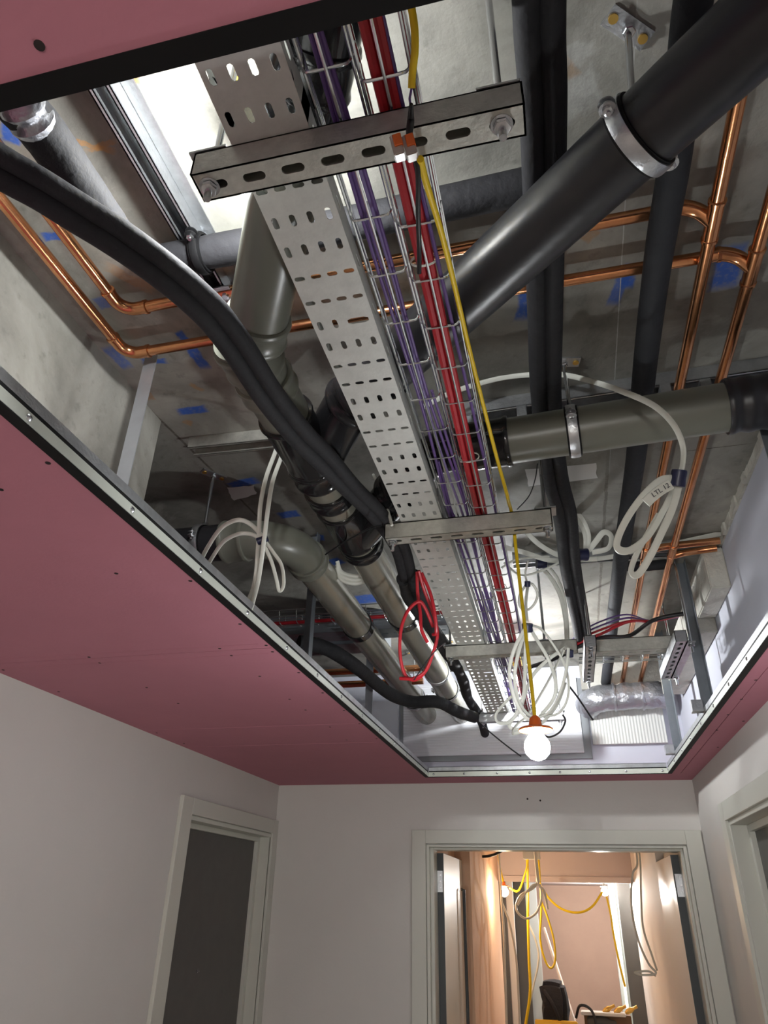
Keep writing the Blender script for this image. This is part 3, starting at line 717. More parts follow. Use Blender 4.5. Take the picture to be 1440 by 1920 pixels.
# crossing foam pipe high up (clamped under the slab rail)
t = thing('insulated_pipe', 'dark foam-clad pipe crossing level high under the slab behind tray and baskets', 'pipe', V(-.2, .83, 1.112))
foamtube([V(-.70, .845, 1.116), V(-.5, .845, 1.116), V(-.2, .84, 1.116), V(.15, .83, 1.116)], .032, 'foam', t, wob=.006)
obj('end_cap', tube(NB(), [V(-.70, .845, 1.116), V(-.605, .845, 1.116)], .026, 22), 'hdpe', t)
clamp(V(-.595, .845, 1.116), (1, 0, 0), .034, SLAB-.02, 'small black-lined clamp at the left end of the high crossing foam pipe', w=.016, ears=(-1,), m='black', base=False)
# vertical-looking pair right of the baskets
t = thing('insulated_pipe_pair', 'long black foam-clad pair running away right of the yellow flex', 'pipe', V(.07, 1.5, 1.06))
for dx, ph in ((-.0165, 0.), (.0165, 1.5)):
    pts = [(1010, -60, 1.054), (1012, 60, 1.054), (1018, 200, 1.054), (1021, 400, 1.054), (1022, 600, 1.054), (1025, 760, 1.054), (1040, 890, 1.05), (1060, 970, 1.03), (1069, 1060, 1.02), (1086, 1150, 1.0), (1094, 1200, .98)]
    foamtube([W(a, b_, z=c)+Vector((dx, 0, 0)) for a, b_, c in pts], .0195, 'foam', t, wob=.012, ph=ph)
t = thing('insulated_pipe', 'single dark grey foam-clad pipe between the black pair and the copper runs', 'pipe', V(.28, 1.5, 1.075))
foamtube([W(x, y, z=1.075) for x, y in ((1310, -60), (1292, 60), (1265, 300), (1235, 480), (1210, 680), (1192, 860), (1172, 990), (1160, 1080), (1148, 1170))]+[V(.29, 3.6, 1.07), V(.29, 4.02, 1.062)], .0265, 'foamgrey', t, wob=.01)
foamtube([W(1160, 1060, z=1.148), W(1200, 1062, z=1.148), W(1250, 1058, z=1.148)], .02, 'foam', t, 'branch_sleeve')
# low curving single at far left
tag(foamtube([W(560, 1205, z=.80), W(610, 1215, z=.80), W(665, 1248, z=.79), W(730, 1300, z=.78), W(775, 1316, z=.78), W(820, 1316, z=.775), W(860, 1335, z=.77), W(890, 1345, z=.77)], .027, 'foam', None, 'insulated_pipe', .02),
    'low black foam pipe snaking under both silver pipes from the left frame', 'pipe')

# ================================================================== SLAB RAILS
def rail(a, b_, label, w=.041, m='galv', up=(0, 0, -1)):
    o = obj('steel_rail', channel(a, b_, up, w, .038, slots=False), m, None, False); return tag(o, label, 'rail')
rail(V(-.620, -.2, SLAB), V(-.618, .99, SLAB), 'long bright steel rail under the slab at upper left, open side down', .040)
o = obj('steel_flange', bbox(-.598, -.574, -.2, .98, SLAB-.003+CH, SLAB+CH), 'galv', None, False); tag(o, 'flat bright steel strip beside the upper left slab rail', 'strip')
t = thing('rail_end_bracket', 'galvanised end bracket with two bolts where the upper left rail stops', 'bracket', V(-.634, .94, 1.12))
obj('plate', bbox(-.65, -.585, .985, .989, 1.07+CH, SLAB+CH), 'galv', t, False)
obj('foot', bbox(-.65, -.585, .945, .985, 1.128+CH, 1.132+CH), 'galv', t, False)
for x in (-.635, -.60): obj('bolt', hexnut(NB(), V(x, .965, 1.118), (0, 0, 1), .008, .010), 'bolt', t)
rail(V(-.16, 1.53, SLAB), V(.645, 1.50, SLAB), 'slotted steel rail fixed across the slab above the olive crossing pipe', .06)
rail(V(-.10, 2.50, SLAB), V(.60, 2.50, SLAB), 'steel rail across the slab above the white cable bundle at right', .05)
rail(V(-.965, 1.52, SLAB), V(-.66, 1.53, SLAB), 'short dark steel rail on the slab at left, above the twin white cables', .05, 'galvdull')
# rail clips carrying the copper
for (x, y, nm) in ((.373, 1.50, 'left copper pipe'), (.466, 1.50, 'rightmost copper pipe'), (.02, 1.515, 'black foam pair')):
    t = thing('pipe_clip', 'small zinc clip with a bolt on the cross rail at the %s' % nm, 'clip', V(x, y, 1.13))
    obj('plate', bbox(x-.04, x-.015, y-.025, y+.025, 1.085+CH, 1.134+CH, .001), 'galv', t, False)
    obj('bolt', hexnut(NB(), V(x-.028, y-.01, 1.070), (0, 0, 1), .009, .014), 'bolt', t)
# ================================================================== HANGER STRAPS
def strap(x, y, z0, z1, label, w=.03, m='strap', ang=True, lean=0.):
    bm = NB(); a = V(x, y, z0); b_ = V(x+lean, y, z1)
    sweep(bm, [a, b_], [(-.0012, -w/2), (.0012, -w/2), (.0012, w/2), (-.0012, w/2)], up=(0, 1, 0))
    if ang: sweep(bm, [a+Vector((w/2, .0-w/2, 0)), b_+Vector((w/2, -w/2, 0))], [(-w/2, -.0012), (w/2, -.0012), (w/2, .0012), (-w/2, .0012)], up=(0, 1, 0))
    return tag(obj('hanger_strap', bm, m, None, False), label, 'hanger strap')
strap(-.878, 1.135, .60, SLAB, 'pale steel strap in front of the lit concrete beam at left', .034, 'straplt', False)
strap(-.80, 2.18, .60, SLAB, 'dark steel strap hanging left of the silver pipe elbow', .034, 'strap')
strap(-.80, 3.02, .60, SLAB, 'pale steel strap behind the low foam pipe near the far left corner', .034, 'straplt', False)
strap(.530, 1.44, .60, SLAB-.12, 'dark steel angle dropping from the taped pipe joint to the right frame', .036)
strap(.530, 2.68, .60, SLAB, 'dark steel angle right of the bent end of the cross basket', .036)
strap(.530, 3.50, .60, SLAB, 'dark steel angle in front of the foil duct', .036)
for (y, nm) in ((3.50, 'below the foil duct strap'), (2.68, 'at the foot of the right-hand middle strap')):
    tag(obj('angle_cleat', bbox(.475, .512, y-.02, y+.02, .60+CH, .64+CH, .001), 'galv', None, False), 'small steel cleat on the frame '+nm, 'cleat')
obj_ = bbox(-.90, -.72, 1.95, 2.35, .60+CH, .606+CH); tag(obj('channel_offcut', obj_, 'galvdull', None, False), 'flat grey steel offcut behind the left frame under the white cables', 'offcut')

# ================================================================== CROSS TRAY at y 2.6
def crossbasket(x0, x1, label, z=.87, y0=2.44, y1=2.50):
    return basket(y0, y1, x0, x1, z, label, .052, 'x', x0+.02, .075)
crossbasket(-1.4, -.38, 'wire basket with one red cable crossing behind the silver pipes at left', 1.0, 2.58, 2.645)
crossbasket(.12, .49, 'short empty wire basket between the two drilled brackets at right', .862, 2.865, 2.925)
tag(obj('red_cable', tube(NB(), crom([V(-1.4, 2.612, 1.010), V(-.9, 2.614, 1.0095), V(-.38, 2.612, 1.010)], 6), .008, 12), 'red'), 'red cable lying alone in the cross basket behind the silver pipes', 'cable')
t = thing('cross_tray', 'dark steel tray crossing under the left cross basket behind the silver pipes', 'cable tray', V(-.85, 2.45, .85))
bm = channel(V(-1.4, 2.79, 1.0), V(-.40, 2.79, 1.0), (0, 0, 1), .12, .055, .05); obj('tray_body', bm, 'strap', t, False)
tz = 1
t = thing('cross_tray', 'steel tray crossing between the tall drilled brackets at right, above the short basket', 'cable tray', V(.3, 2.6, .9))
bm = channel(V(.14, 2.785, .86), V(.50, 2.785, .86), (0, 0, 1), .07, .05, .05); obj('tray_body', bm, 'galvdull', t, False)
for (x, nm) in ((.150, 'left one of the two drilled upright brackets at right, beside the white coil'), (.455, 'right one of the two drilled brackets, next to the dark steel angle')):
    t = thing('drilled_bracket', nm, 'bracket', V(x, 2.75, .80))
    obj('strut_channel', channel(V(x, 2.50, .803), V(x, 2.98, .803), (0, 0, 1), .041, .04, closed=True), 'galv', t, False)
    xr_ = x+(.034 if x > .3 else 0)
    if xr_ > x: obj('side_plate', bbox(x+.015, xr_+.012, 2.51, 2.97, .803+CH, .806+CH), 'galv', t, False)
    for y in (2.53, 2.95):
        r = rod(t, xr_, y, .77, SLAB); obj('hex_nut', hexnut(NB(), V(xr_, y, .792), (0, 0, 1), .0105), 'bolt', r)
# bundle passing over the right cross tray
for q, (m, r, dz, nm, cat) in enumerate((('blackc', .016, .0, 'thick black cable arching over the right cross tray', 'c'), ('red', .011, -.004, 'red cable arching over the right cross tray beside the black one', 'c'),
                             ('red', .009, .016, 'upper red cable in the bundle over the right cross tray', 'c'), ('purple', .007, -.02, 'purple cable in the bundle over the right cross tray', 'c'),
                             ('purple', .006, .03, 'thin dark violet cable looping above the bundle at right', 'c'))):
    P = [W(960, 1262+q*3, z=.90), W(1040, 1235+q*2, z=.92), W(1085, 1212-q*3, z=.95), W(1130, 1195-q*5, z=.98), W(1180, 1178-q*4+(14 if q == 0 else 0)-(6 if q == 1 else 0), z=1.0), W(1225, 1165+q*2-(0 if q else 2), z=1.02), W(1285, 1150+q*4, z=1.03)]
    tag(obj('bundle_cable', tube(NB(), crom([v+Vector((0, .012*q, .010*q)) for v in P], 6), r*.55, 10), m), nm, 'cable')

# ================================================================== BULKY THINGS AT THE RIGHT WALL AND FAR WALL
t = thing('insulation_block', 'dusty pale square block boxed against the right wall near the copper branches', 'block', V(.59, 3.0, .97))
obj('block', bbox(.578, .6465, 2.47, 2.78, .98+CH, 1.135+CH, .004), 'insul', t, False)
obj('long_block', bbox(.545, .6465, 2.80, 3.75, .93+CH, 1.06+CH, .004), 'insul', t, False)
t = thing('wall_panel', 'large white ribbed sheet with grey edges fixed to the far wall above the ceiling', 'panel', V(-.35, 3.97, .9))
obj('sheet', bbox(-.845, .135, 3.975, 3.9985, .70+CH, 1.10+CH, .001), 'ribbed', t, False)
obj('edge_strip', box(box(box(NB(), -.86, .175, 3.985, 3.999, .672+CH, .70+CH), .135, .175, 3.985, 3.999, .70+CH, 1.10+CH), -.862, -.845, 3.98, 3.999, .62+CH, 1.0+CH), 'greyedge', t, False)
tag(obj('wall_panel', bbox(.185, .56, 3.97, 3.998, .74+CH, .93+CH, .001), 'ribbedv', None, False), 'pale vertically ribbed sheet under the foil duct', 'panel')
tag(obj('wall_panel', bbox(-1.45, -.87, 3.93, 3.998, .60+CH, 1.0+CH, .001), 'lilac', None, False), 'bluish board at the far left corner above the ceiling', 'panel')
t = thing('foil_duct', 'crinkled silver foil duct lying level on the far wall at right', 'duct', V(.36, 3.87, .955))
bm = tube(NB(), [V(.175, 3.95, .93), V(.20, 3.90, .945)]+line(V(.23, 3.87, .955), V(.53, 3.87, .965), 24)+[V(.58, 3.90, .96)], .068, 36, rad=lambda s: 1+.02*math.sin(s*60)+.03*math.sin(s*17))
for v in bm.verts: v.co += Vector((0, 0, 1))*.006*noise.noise(v.co*28)+Vector((0, 1, 0))*.006*noise.noise(v.co*30+Vector((3, 1, 2)))
obj('duct_body', bm, 'foil', t)
for x in (.31, .45): obj('duct_band', lathe(NB(), V(x, 3.87, .959), V(x+1, 3.87, .959), [(0, .069), (.002, .073), (.010, .073), (.012, .069)], 36), 'foil', t)
tag(obj('blockwork_patch', bbox(.16, .645, 3.96, 3.999, 1.03+CH, SLAB+CH-.002, .002), 'stone', None, False), 'pale blockwork patch above the foil duct', 'blockwork')
# two brown pipes crossing low at far left
for z_, nm in ((.925, 'lower'), (.99, 'upper')):
    o = obj('copper_pipe', tube(NB(), [V(-1.5, 3.28, z_), V(-.60, 3.28, z_)], .016, 16), 'copper'); tag(o, nm+' of the two copper pipes crossing in the dark behind the low foam pipe', 'pipe')
tag(obj('steel_box', bbox(-1.5, -.72, 2.95, 3.1, 1.02+CH, SLAB+CH, .002), 'strap', None, False), 'dark steel duct box behind the first silver pipe at far left', 'duct')

# paper labels on the slab
for pts, nm in ((((985, 880), (1118, 868), (1120, 896), (990, 912)), 'blank white paper sheet on the slab right of the black pair'), (((426, 914), (476, 910), (481, 926), (437, 938)), 'small torn white paper patch on the slab left of the black couplings')):
    bm = NB(); P = [W(*p, z=SLAB-.0004) for p in pts]; Q = []
    for i in range(4):
        for j in range(5):
            v = P[i].lerp(P[(i+1) % 4], j/5); Q.append(v+Vector((random.uniform(-1, 1), random.uniform(-1, 1), 0))*.003)
    top = [bm.verts.new(v) for v in Q]; bot = [bm.verts.new(v-Vector((0, 0, .0008))) for v in Q]
    bm.faces.new(top); bm.faces.new(bot[::-1])
    for i in range(20): bm.faces.new((top[i], top[(i+1) % 20], bot[(i+1) % 20], bot[i]))
    tag(obj('paper_sheet', bm, 'paper', None, False), nm, 'paper')

# ================================================================== LOOSE CABLES
def px(*pts): return [W(p[0], p[1], d=p[2]) for p in pts]
def flat(P, w, label, m='white', k=8, name='white_cable', group=None, th=.0026):
    P = crom(P, k); n = 12
    prof = [(w*.5*math.copysign(abs(math.cos(a))**.7, math.cos(a)), th*math.copysign(abs(math.sin(a))**.8, math.sin(a))) for a in [2*PI*i/n for i in range(n)]]
    vd = (P[0]-Vector((0, 0, CH))).normalized()
    o = obj(name, sweep(NB(), P, prof, up=(P[1]-P[0]).cross(vd)), m); return tag(o, label, 'cable', group)
def tapeband(c, ax, r, h, label):
    c = Vector(c); ax = Vector(ax).normalized()
    return tag(obj('tape_band', lathe(NB(), c-ax*h/2, c+ax, [(0, r*.95), (h*.15, r), (h*.5, r*.92), (h*.85, r), (h, r*.95)], 12), 'tape'), label, 'tape')
# left twin white cables
d = 1.72
flat(px((534, 790, 1.95), (517, 845, 1.85), (499, 895, 1.78), (488, 950, d), (485, 1010, d), (478, 1090, d), (462, 1135, 1.66)), .011, 'left white flat cable hanging past the elbow, down to the frame')
flat(px((545, 800, 1.95), (530, 850, 1.85), (512, 900, 1.78), (503, 950, d), (496, 1005, d-.01), (485, 1085, d), (468, 1150, 1.64)), .011, 'right white flat cable of the twin pair hanging past the elbow')
flat(px((494, 1008, d), (470, 983, d), (445, 975, d), (415, 990, d), (390, 1025, d), (372, 1060, 1.66)), .011, 'white flat cable arching from the blue tape back to the left frame, outer arch')
flat(px((490, 1012, d), (472, 1002, d), (448, 1001, d), (420, 1015, d), (400, 1042, d), (384, 1070, 1.66)), .010, 'white flat cable arching lower inside the outer arch')
flat(px((492, 1016, d), (508, 1050, d), (518, 1085, d), (524, 1108, d), (532, 1095, d), (528, 1060, d), (512, 1035, d), (497, 1014, d)), .009, 'white cable end looped below the blue tape on the elbow')
tapeband(W(492, 1012, d=d), RT*.9+UP*.35, .010, .026, 'dark blue tape gathering the white cables in front of the left elbow')
# right flat cable: long arch and twisted loop
flat(px((790, 765, 1.78), (850, 735, 1.78), (930, 711, 1.78), (990, 703, 1.76), (1050, 702, 1.72), (1110, 715, 1.60), (1170, 735, 1.46), (1225, 760, 1.36), (1262, 795, 1.3), (1280, 835, 1.28), (1280, 870, 1.27), (1272, 900, 1.27)),
     .013, 'long white flat cable arching over the olive pipe to the taped loop')
lp = flat(px((1271, 897, 1.27), (1240, 900, 1.26), (1210, 925, 1.25), (1180, 965, 1.24), (1160, 1005, 1.24), (1158, 1028, 1.24), (1180, 1032, 1.25), (1215, 1005, 1.26), (1245, 955, 1.27), (1262, 920, 1.28), (1270, 902, 1.28)),
     .014, 'upper twisted loop of white flat cable with handwriting, right of the black pair')
flat(px((1274, 905, 1.27), (1262, 950, 1.26), (1240, 1000, 1.25), (1215, 1050, 1.25), (1195, 1078, 1.25), (1183, 1070, 1.25), (1195, 1035, 1.26), (1212, 1005, 1.27), (1235, 965, 1.28)),
     .013, 'lower long loop of white flat cable hanging under the blue tape at right')
tag(flat(px((1258, 908, 1.235), (1240, 918, 1.235), (1222, 932, 1.235), (1211, 943, 1.235)), .019, 'short flat white cable end with black handwriting beside the blue tape'), 'short flat white cable end with black handwriting beside the blue tape', 'cable')
tapeband(W(1272, 897, d=1.265), RT*.15+UP, .014, .030, 'dark blue tape band on the white cable at right of the copper pipes')
# handwriting on the cable
fc = bpy.data.curves.new('handwriting', 'FONT'); fc.body = 'LTL 12'; fc.size = .0125; fc.extrude = .0002; fc.align_x = 'CENTER'; fc.align_y = 'CENTER'
tmp = bpy.data.objects.new('tmp', fc); COL.objects.link(tmp); bpy.context.view_layer.update()
me = bpy.data.meshes.new_from_object(tmp.evaluated_get(bpy.context.evaluated_depsgraph_get())); bpy.data.objects.remove(tmp)
me.materials.append(M['ink']); ho = bpy.data.objects.new('handwriting', me); COL.objects.link(ho)
pa, pb = W(1222, 930, d=1.225), W(1256, 908, d=1.225); ex = (pb-pa).normalized(); ez = -FW; ez = (ez-ex*ez.dot(ex)).normalized(); ey = ez.cross(ex)
cpos = (pa+pb)/2
ho.matrix_world = Matrix(((ex.x, ey.x, ez.x, cpos.x), (ex.y, ey.y, ez.y, cpos.y), (ex.z, ey.z, ez.z, cpos.z), (0, 0, 0, 1)))
po = [o for o in COL.objects if o.get('label', '').startswith('short flat white cable end')][0]
ho.parent = po
# thin white cables behind, right of baskets
def thin(P, r, label, m='white', name='white_cable', k=8, group=None): return tag(obj(name, tube(NB(), crom(P, k), r, 8), m), label, 'cable', group)
flat(px((975, 985, 2.5), (1010, 1020, 2.5), (1050, 1042, 2.5), (1090, 1048, 2.5), (1140, 1045, 2.5), (1200, 1030, 2.5), (1260, 1020, 2.5), (1352, 1000, 2.5)), .018, 'white flat cable running level behind the black pair to the right wall')
flat(px((940, 1025, 2.5), (980, 1035, 2.5), (1030, 1050, 2.5), (1075, 1050, 2.5), (1120, 1048, 2.45)), .018, 'white flat cable rising from the red basket to the dark tape')
flat(px((1000, 965, 2.4), (1040, 955, 2.4), (1075, 965, 2.4), (1096, 1000, 2.4), (1098, 1035, 2.4)), .016, 'inner white cable arch beside the black pair')
flat(px((1050, 945, 2.4), (1085, 965, 2.4), (1103, 1000, 2.4), (1100, 1030, 2.4), (1092, 1040, 2.4)), .016, 'outer white cable arch beside the black pair')
flat(px((1095, 1042, 2.4), (1115, 1018, 2.4), (1132, 998, 2.4), (1146, 1006, 2.4), (1140, 1028, 2.4), (1110, 1036, 2.4)), .020, 'wide white cable loop curling on the right of the black pair')
tapeband(W(1091, 1040, d=2.38), RT, .022, .040, 'black tape round the white cables right of the black pair')
thin(px((945, 1055, 2.5), (975, 1078, 2.5), (1010, 1072, 2.5), (1055, 1052, 2.45)), .004, 'thin white cable sagging left of the black pair')
thin(px((940, 1065, 2.5), (965, 1050, 2.5), (1000, 1045, 2.5), (1030, 1043, 2.5)), .004, 'thin white cable crossing behind the yellow flex')
thin(px((1005, 1052, 2.6), (1035, 1070, 2.6), (1055, 1110, 2.6), (1063, 1160, 2.6), (1065, 1205, 2.55)), .006, 'outer white cable dropping from the tape to the third strut')
thin(px((1010, 1062, 2.6), (1030, 1080, 2.6), (1050, 1115, 2.6), (1060, 1160, 2.6), (1063, 1200, 2.55)), .008, 'thick white cable dropping inside the outer one')
tapeband(W(1015, 1057, d=2.55), RT, .020, .035, 'grey-blue tape at the top of the dropping white cables')
thin(px((990, 1052, 2.3), (985, 1075, 2.3), (988, 1092, 2.3)), .0035, 'thin grey cable stub above the small loop')
thin(px((988, 1094, 2.3), (975, 1115, 2.3), (974, 1135, 2.3), (985, 1145, 2.3), (1000, 1135, 2.3), (1008, 1115, 2.3), (1000, 1097, 2.3), (990, 1094, 2.3)), .0042, 'small grey cable loop behind the yellow flex')
thin(px((990, 1096, 2.3), (986, 1130, 2.25), (988, 1165, 2.2)), .005, 'grey cable linking the small loop to the big white coil')
tapeband(W(989, 1095, d=2.28), UP, .010, .018, 'small black tape at the top of the grey loop')
# big tangled white coil hanging beside the flex
dd = 2.25
coil = [
 ((985, 1178), (965, 1215), (955, 1260), (965, 1310), (985, 1345), (1010, 1352)),
 ((986, 1180), (973, 1220), (965, 1270), (975, 1320), (1000, 1345), (1030, 1335), (1050, 1300), (1062, 1255), (1066, 1215)),
 ((988, 1180), (985, 1225), (984, 1270), (980, 1310), (960, 1350), (935, 1355), (930, 1340), (945, 1320), (965, 1300)),
 ((992, 1176), (1010, 1205), (1030, 1240), (1042, 1280), (1038, 1310), (1015, 1340), (990, 1365), (962, 1375), (968, 1360), (990, 1340), (1015, 1300), (1040, 1255), (1058, 1218)),
 ((990, 1172), (1012, 1178), (1035, 1205), (1060, 1250), (1066, 1300), (1050, 1335), (1020, 1345)),
 ((1060, 1215), (1030, 1235), (1000, 1265), (985, 1300), (975, 1330), (955, 1362), (990, 1368), (1020, 1352), (1045, 1320), (1060, 1280)),
]
for q, c in enumerate(coil):
    flat([W(x, y, d=dd+.02*math.sin(i*1.3+q*2)+.022*(q-2)) for i, (x, y) in enumerate(c)], .0115 if q != 4 else .008, ('leftmost strand of the big white coil, bowing left of the yellow flex', 'strand of the big white coil sweeping low from tape to right tape', 'strand of the big white coil hooking out furthest left at the bottom', 'strand of the big white coil crossing over itself and ending lowest', 'thin outer strand bowing right of the big white coil', 'diagonal strand of the big white coil starting at the right tape')[q], group='strands of the big white coil by the bulb')
tapeband(W(989, 1177, d=dd-.01), UP, .018, .026, 'black tape band at the top of the big white coil')
tapeband(W(1068, 1225, d=dd), UP, .013, .022, 'black tape band at the right side of the big white coil')
thin(px((1015, 1375, 3.0), (1030, 1382, 3.0), (1050, 1372, 3.0), (1060, 1352, 3.0), (1055, 1340, 3.0)), .004, 'thin black cable hooked beside the farthest strut', 'blackc', 'black_cable')
thin(px((893, 1350, 3.3), (925, 1378, 3.3), (955, 1402, 3.3), (977, 1418, 3.3)), .0035, 'thin black wire slanting down from the farthest strut', 'blackc', 'black_cable')
thin(px((1066, 1285, 3.0), (1085, 1310, 3.0), (1105, 1340, 3.0), (1112, 1350, 3.0)), .004, 'thin dark wire slanting down right of the white coil', 'blackc', 'black_cable')
thin(px((1008, 870, 1.75), (1003, 900, 1.8), (992, 930, 1.85), (970, 955, 1.9)), .0015, 'hair-thin black wire hanging behind the olive pipe', 'blackc', 'black_cable')
thin(px((610, 1040, 2.0), (640, 1020, 1.95), (690, 992, 1.75), (715, 985, 1.7)), .0022, 'thin black wire across the black couplings', 'blackc', 'black_cable')
thin(px((700, 890, 1.9), (712, 915, 1.85), (725, 950, 1.8), (735, 985, 1.75)), .004, 'thin white wire between the foam pair and the tray')
# red coil
dr = 2.05
for q, c in enumerate((((785, 1070), (795, 1105), (812, 1150), (820, 1190), (810, 1230), (795, 1262), (775, 1275), (758, 1262), (750, 1225), (752, 1180), (765, 1145), (785, 1128), (797, 1140), (812, 1175)),
                       ((782, 1072), (783, 1110), (788, 1150), (790, 1180), (802, 1205)),
                       ((790, 1074), (806, 1110), (815, 1150), (818, 1185), (812, 1190)),
                       ((750, 1272), (775, 1272), (798, 1258), (812, 1225)),)):
    thin([W(x, y, d=dr+.02*math.sin(i+q)) for i, (x, y) in enumerate(c)], .0052, ('outer loop of the hanging red coil before the silver pipe', 'inner straight strand of the hanging red coil', 'right-hand strand of the hanging red coil', 'short red strand at the bottom of the hanging coil')[q], 'red', 'red_cable', group='strands of the hanging red coil')
thin(px((776, 1275, 2.02), (800, 1240, 2.0), (822, 1215, 2.0), (835, 1205, 2.05)), .0018, 'black tie wire on the lower right of the red coil', 'blackc', 'black_cable')
# blue-white coil glimpsed behind the pipes
for q in range(3):
    thin(px((632, 1052+6*q, 2.3), (640, 1072+7*q, 2.3), (665, 1080+7*q, 2.3), (690, 1076+6*q, 2.3)), .007, ('upper', 'middle', 'lower')[q]+' white strand of the coil lying behind the black pipe branch', group='white coil behind the branch')

# ---- yellow flex, connector, bulb
t = thing('festoon_flex', 'yellow flex running from the top edge over the second strut down to the bulb', 'flex', W(768, 270, y=.47))
up = [W(771, 12, z=.83), W(777, 50, z=.82), W(778, 95, z=.81), W(773, 140, z=.805), W(772, 165, z=.80)]
obj('upper_flex', tube(NB(), crom(up, 6), .0043, 10), 'yellow', t)
obj('bare_wire', tube(NB(), [W(772, 165, z=.80), W(768, 185, z=.80), W(771, 205, z=.795)], .0014, 8), 'purple', t)
obj('black_core', tube(NB(), crom([W(771, 195, z=.79), W(770, 225, y=.475), W(768, 245, y=.474), W(766, 268, y=.472)], 6), .0038, 10, rad=lambda s: .6+.6*math.sin(s*PI)), 'blackc', t)
bl = [W(778, 292, y=.478), W(784, 330, y=.50), W(784, 400, y=.55), W(786, 460, y=.60), W(786, 512, y=.64)]
obj('black_core', tube(NB(), crom(bl, 6), .0032, 10), 'blackc', t)
yl = [W(788, 298, y=.48), W(800, 345, y=.54), W(830, 445, y=.66), W(858, 560, y=.82), W(880, 655, y=.97), W(905, 755, y=1.14), W(932, 860, y=1.33), W(950, 925, y=1.46), V(-.060, 1.515, .862), V(-.057, 1.560, .862), V(-.055, 1.592, .83), V(-.054, 1.60, .76), V(-.049, 1.60, .60), V(-.044, 1.60, .42), V(-.043, 1.60, .352)]
obj('lower_flex', tube(NB(), crom(yl, 6), .0042, 10), 'yellow', t)
for dx in (0, -.0135):
    c = W(769, 278, y=.472)+Vector((dx, -.003*bool(dx), .001))
    Mx = Matrix.Translation(c) @ Matrix.Rotation(-.18, 4, 'Y') @ Matrix.Rotation(.3, 4, 'X')
    bmx = box(NB(), -.0062, .0062, -.007, .007, -.014, .013, Mx); bmesh.ops.bevel(bmx, geom=bmx.edges[:], offset=.0012, segments=2, affect='EDGES'); k_ = obj('connector', bmx, 'clear', t)
    bmx = box(NB(), -.0030, .0068, -.0088, -.0015, -.004, .0115, Mx); bmesh.ops.bevel(bmx, geom=bmx.edges[:], offset=.0008, segments=1, affect='EDGES'); obj('lever', bmx, 'orange', k_)
def bulb(name, c, r, label, col, s, holder='yellow', hr=None):
    """lamp holder with a skirt and an opal bulb hanging below"""
    c = Vector(c); hr = hr or r*1.05
    t = thing(name, label, 'lamp', c)
    bm = lathe(NB(), c+Vector((0, 0, .005)), c+Vector((0, 0, 1)), [(0, hr*.98), (.003, hr), (.006, hr*.9), (.010, hr*.4), (.026, hr*.32), (.032, hr*.15)], 28)
    obj('lamp_holder', bm, holder, t)
    bm = lathe(NB(), c+Vector((0, 0, .004)), c-Vector((0, 0, 1)), [(0, r*.45), (r*.35, r*.62), (r*.8, r*.92), (r*1.25, r), (r*1.7, r*.88), (r*2.05, r*.55), (r*2.2, r*.12)], 24)
    obj('glass_bulb', bm, emis(name+'_glow', col, s), t)
    return t
bulb('festoon_bulb', V(-.043, 1.60, .325), .028, 'glowing white bulb hanging on the yellow flex below the ceiling opening', (.95, .98, 1.), BULB_MAIN, 'orange', .037)
# work lamps lying above the tray (they light the void)
p = W(452, 308, z=1.055)
bulb('work_lamp', p, .028, 'work lamp bulb hidden above the nearest strut, lighting the slab', (.97, .99, 1.), BULB_SLAB, 'yellow')
thin([p+Vector((0, 0, .04)), p+Vector((.03, -.1, .05)), V(-.30, .30, 1.14), V(-.30, -.2, 1.15)], .004, 'yellow lead of the work lamp above the nearest strut', 'yellow', 'yellow_cable')
p = V(-.165, 3.28, .952)
bulb('work_lamp', p, .028, 'work lamp bulb lying over the far end of the wire baskets', (.97, .99, 1.), BULB_FAR, 'yellow')
thin([p+Vector((0, 0, .04)), p+Vector((.0, .1, .08)), V(-.15, 3.5, 1.12), V(-.15, 3.95, 1.15)], .004, 'yellow lead of the far work lamp', 'yellow', 'yellow_cable')
bulb('festoon_bulb', V(-.4, -2.7, -.50), .03, 'unseen fill bulb added in the corridor behind the camera', (1., .985, .94), BULB_FILL, 'orange')  # added out of view, hung low so its light reaches the ceiling

# ================================================================== ROOM BEYOND THE FAR DOOR
Y2 = 6.8
wallbox('wall_far_room_left', 'peach', (-.80, -.702, YF+.12, 4.9, 0, D+.6), (-.78, -.605, 4.88, Y2, 0, D+.6))
wallbox('wall_far_room_right', 'cream', (.55, .70, YF+.12, 4.95, 0, D+.6), (.505, .66, 4.88, 8.6, 0, D+.6))
wallbox('ceiling_far_room', 'cream', (-.8, .7, YF+.12, Y2, D+.50, D+.6))
wallbox('ceiling_far_bulkhead', 'lilpl', (-.78, .66, Y2, 8.7, D+.165, D+.6))
wallbox('trim_12', 'lilpl', (-.60, .50, Y2-.02, Y2, D+.155, D+.20))
wallbox('wall_far_room_back', 'pinkpl', (-.9, .66, 8.45, 8.6, 0, D+.3))
wallbox('wall_far_room_side', 'lilpl', (-.78, -.70, Y2, 8.5, 0, D+.2))
def board(x0, x1, y, m, label, z1=.165):
    return tag(obj('frame_board', bbox(x0, x1, y, y+.05, 0, D+z1, .002), m, None, False), label, 'board')
def xa(px_, y): return W(px_, 1760, y=y).x
board(xa(938, 7.0), xa(952, 7.0), 7.0, 'postdark', 'dark upright strip below the warm bulb, leftmost in the far room')
board(xa(953, 7.0), xa(966, 7.0), 7.03, 'cream', 'narrow cream upright beside the leftmost dark strip')
board(xa(967, 7.3), xa(990, 7.3), 7.3, 'postdark', 'second dark upright in the far room, left of the pale one')
board(xa(990, 7.5), xa(1012, 7.5), 7.5, 'postlight', 'pale upright board behind the yellow loops')
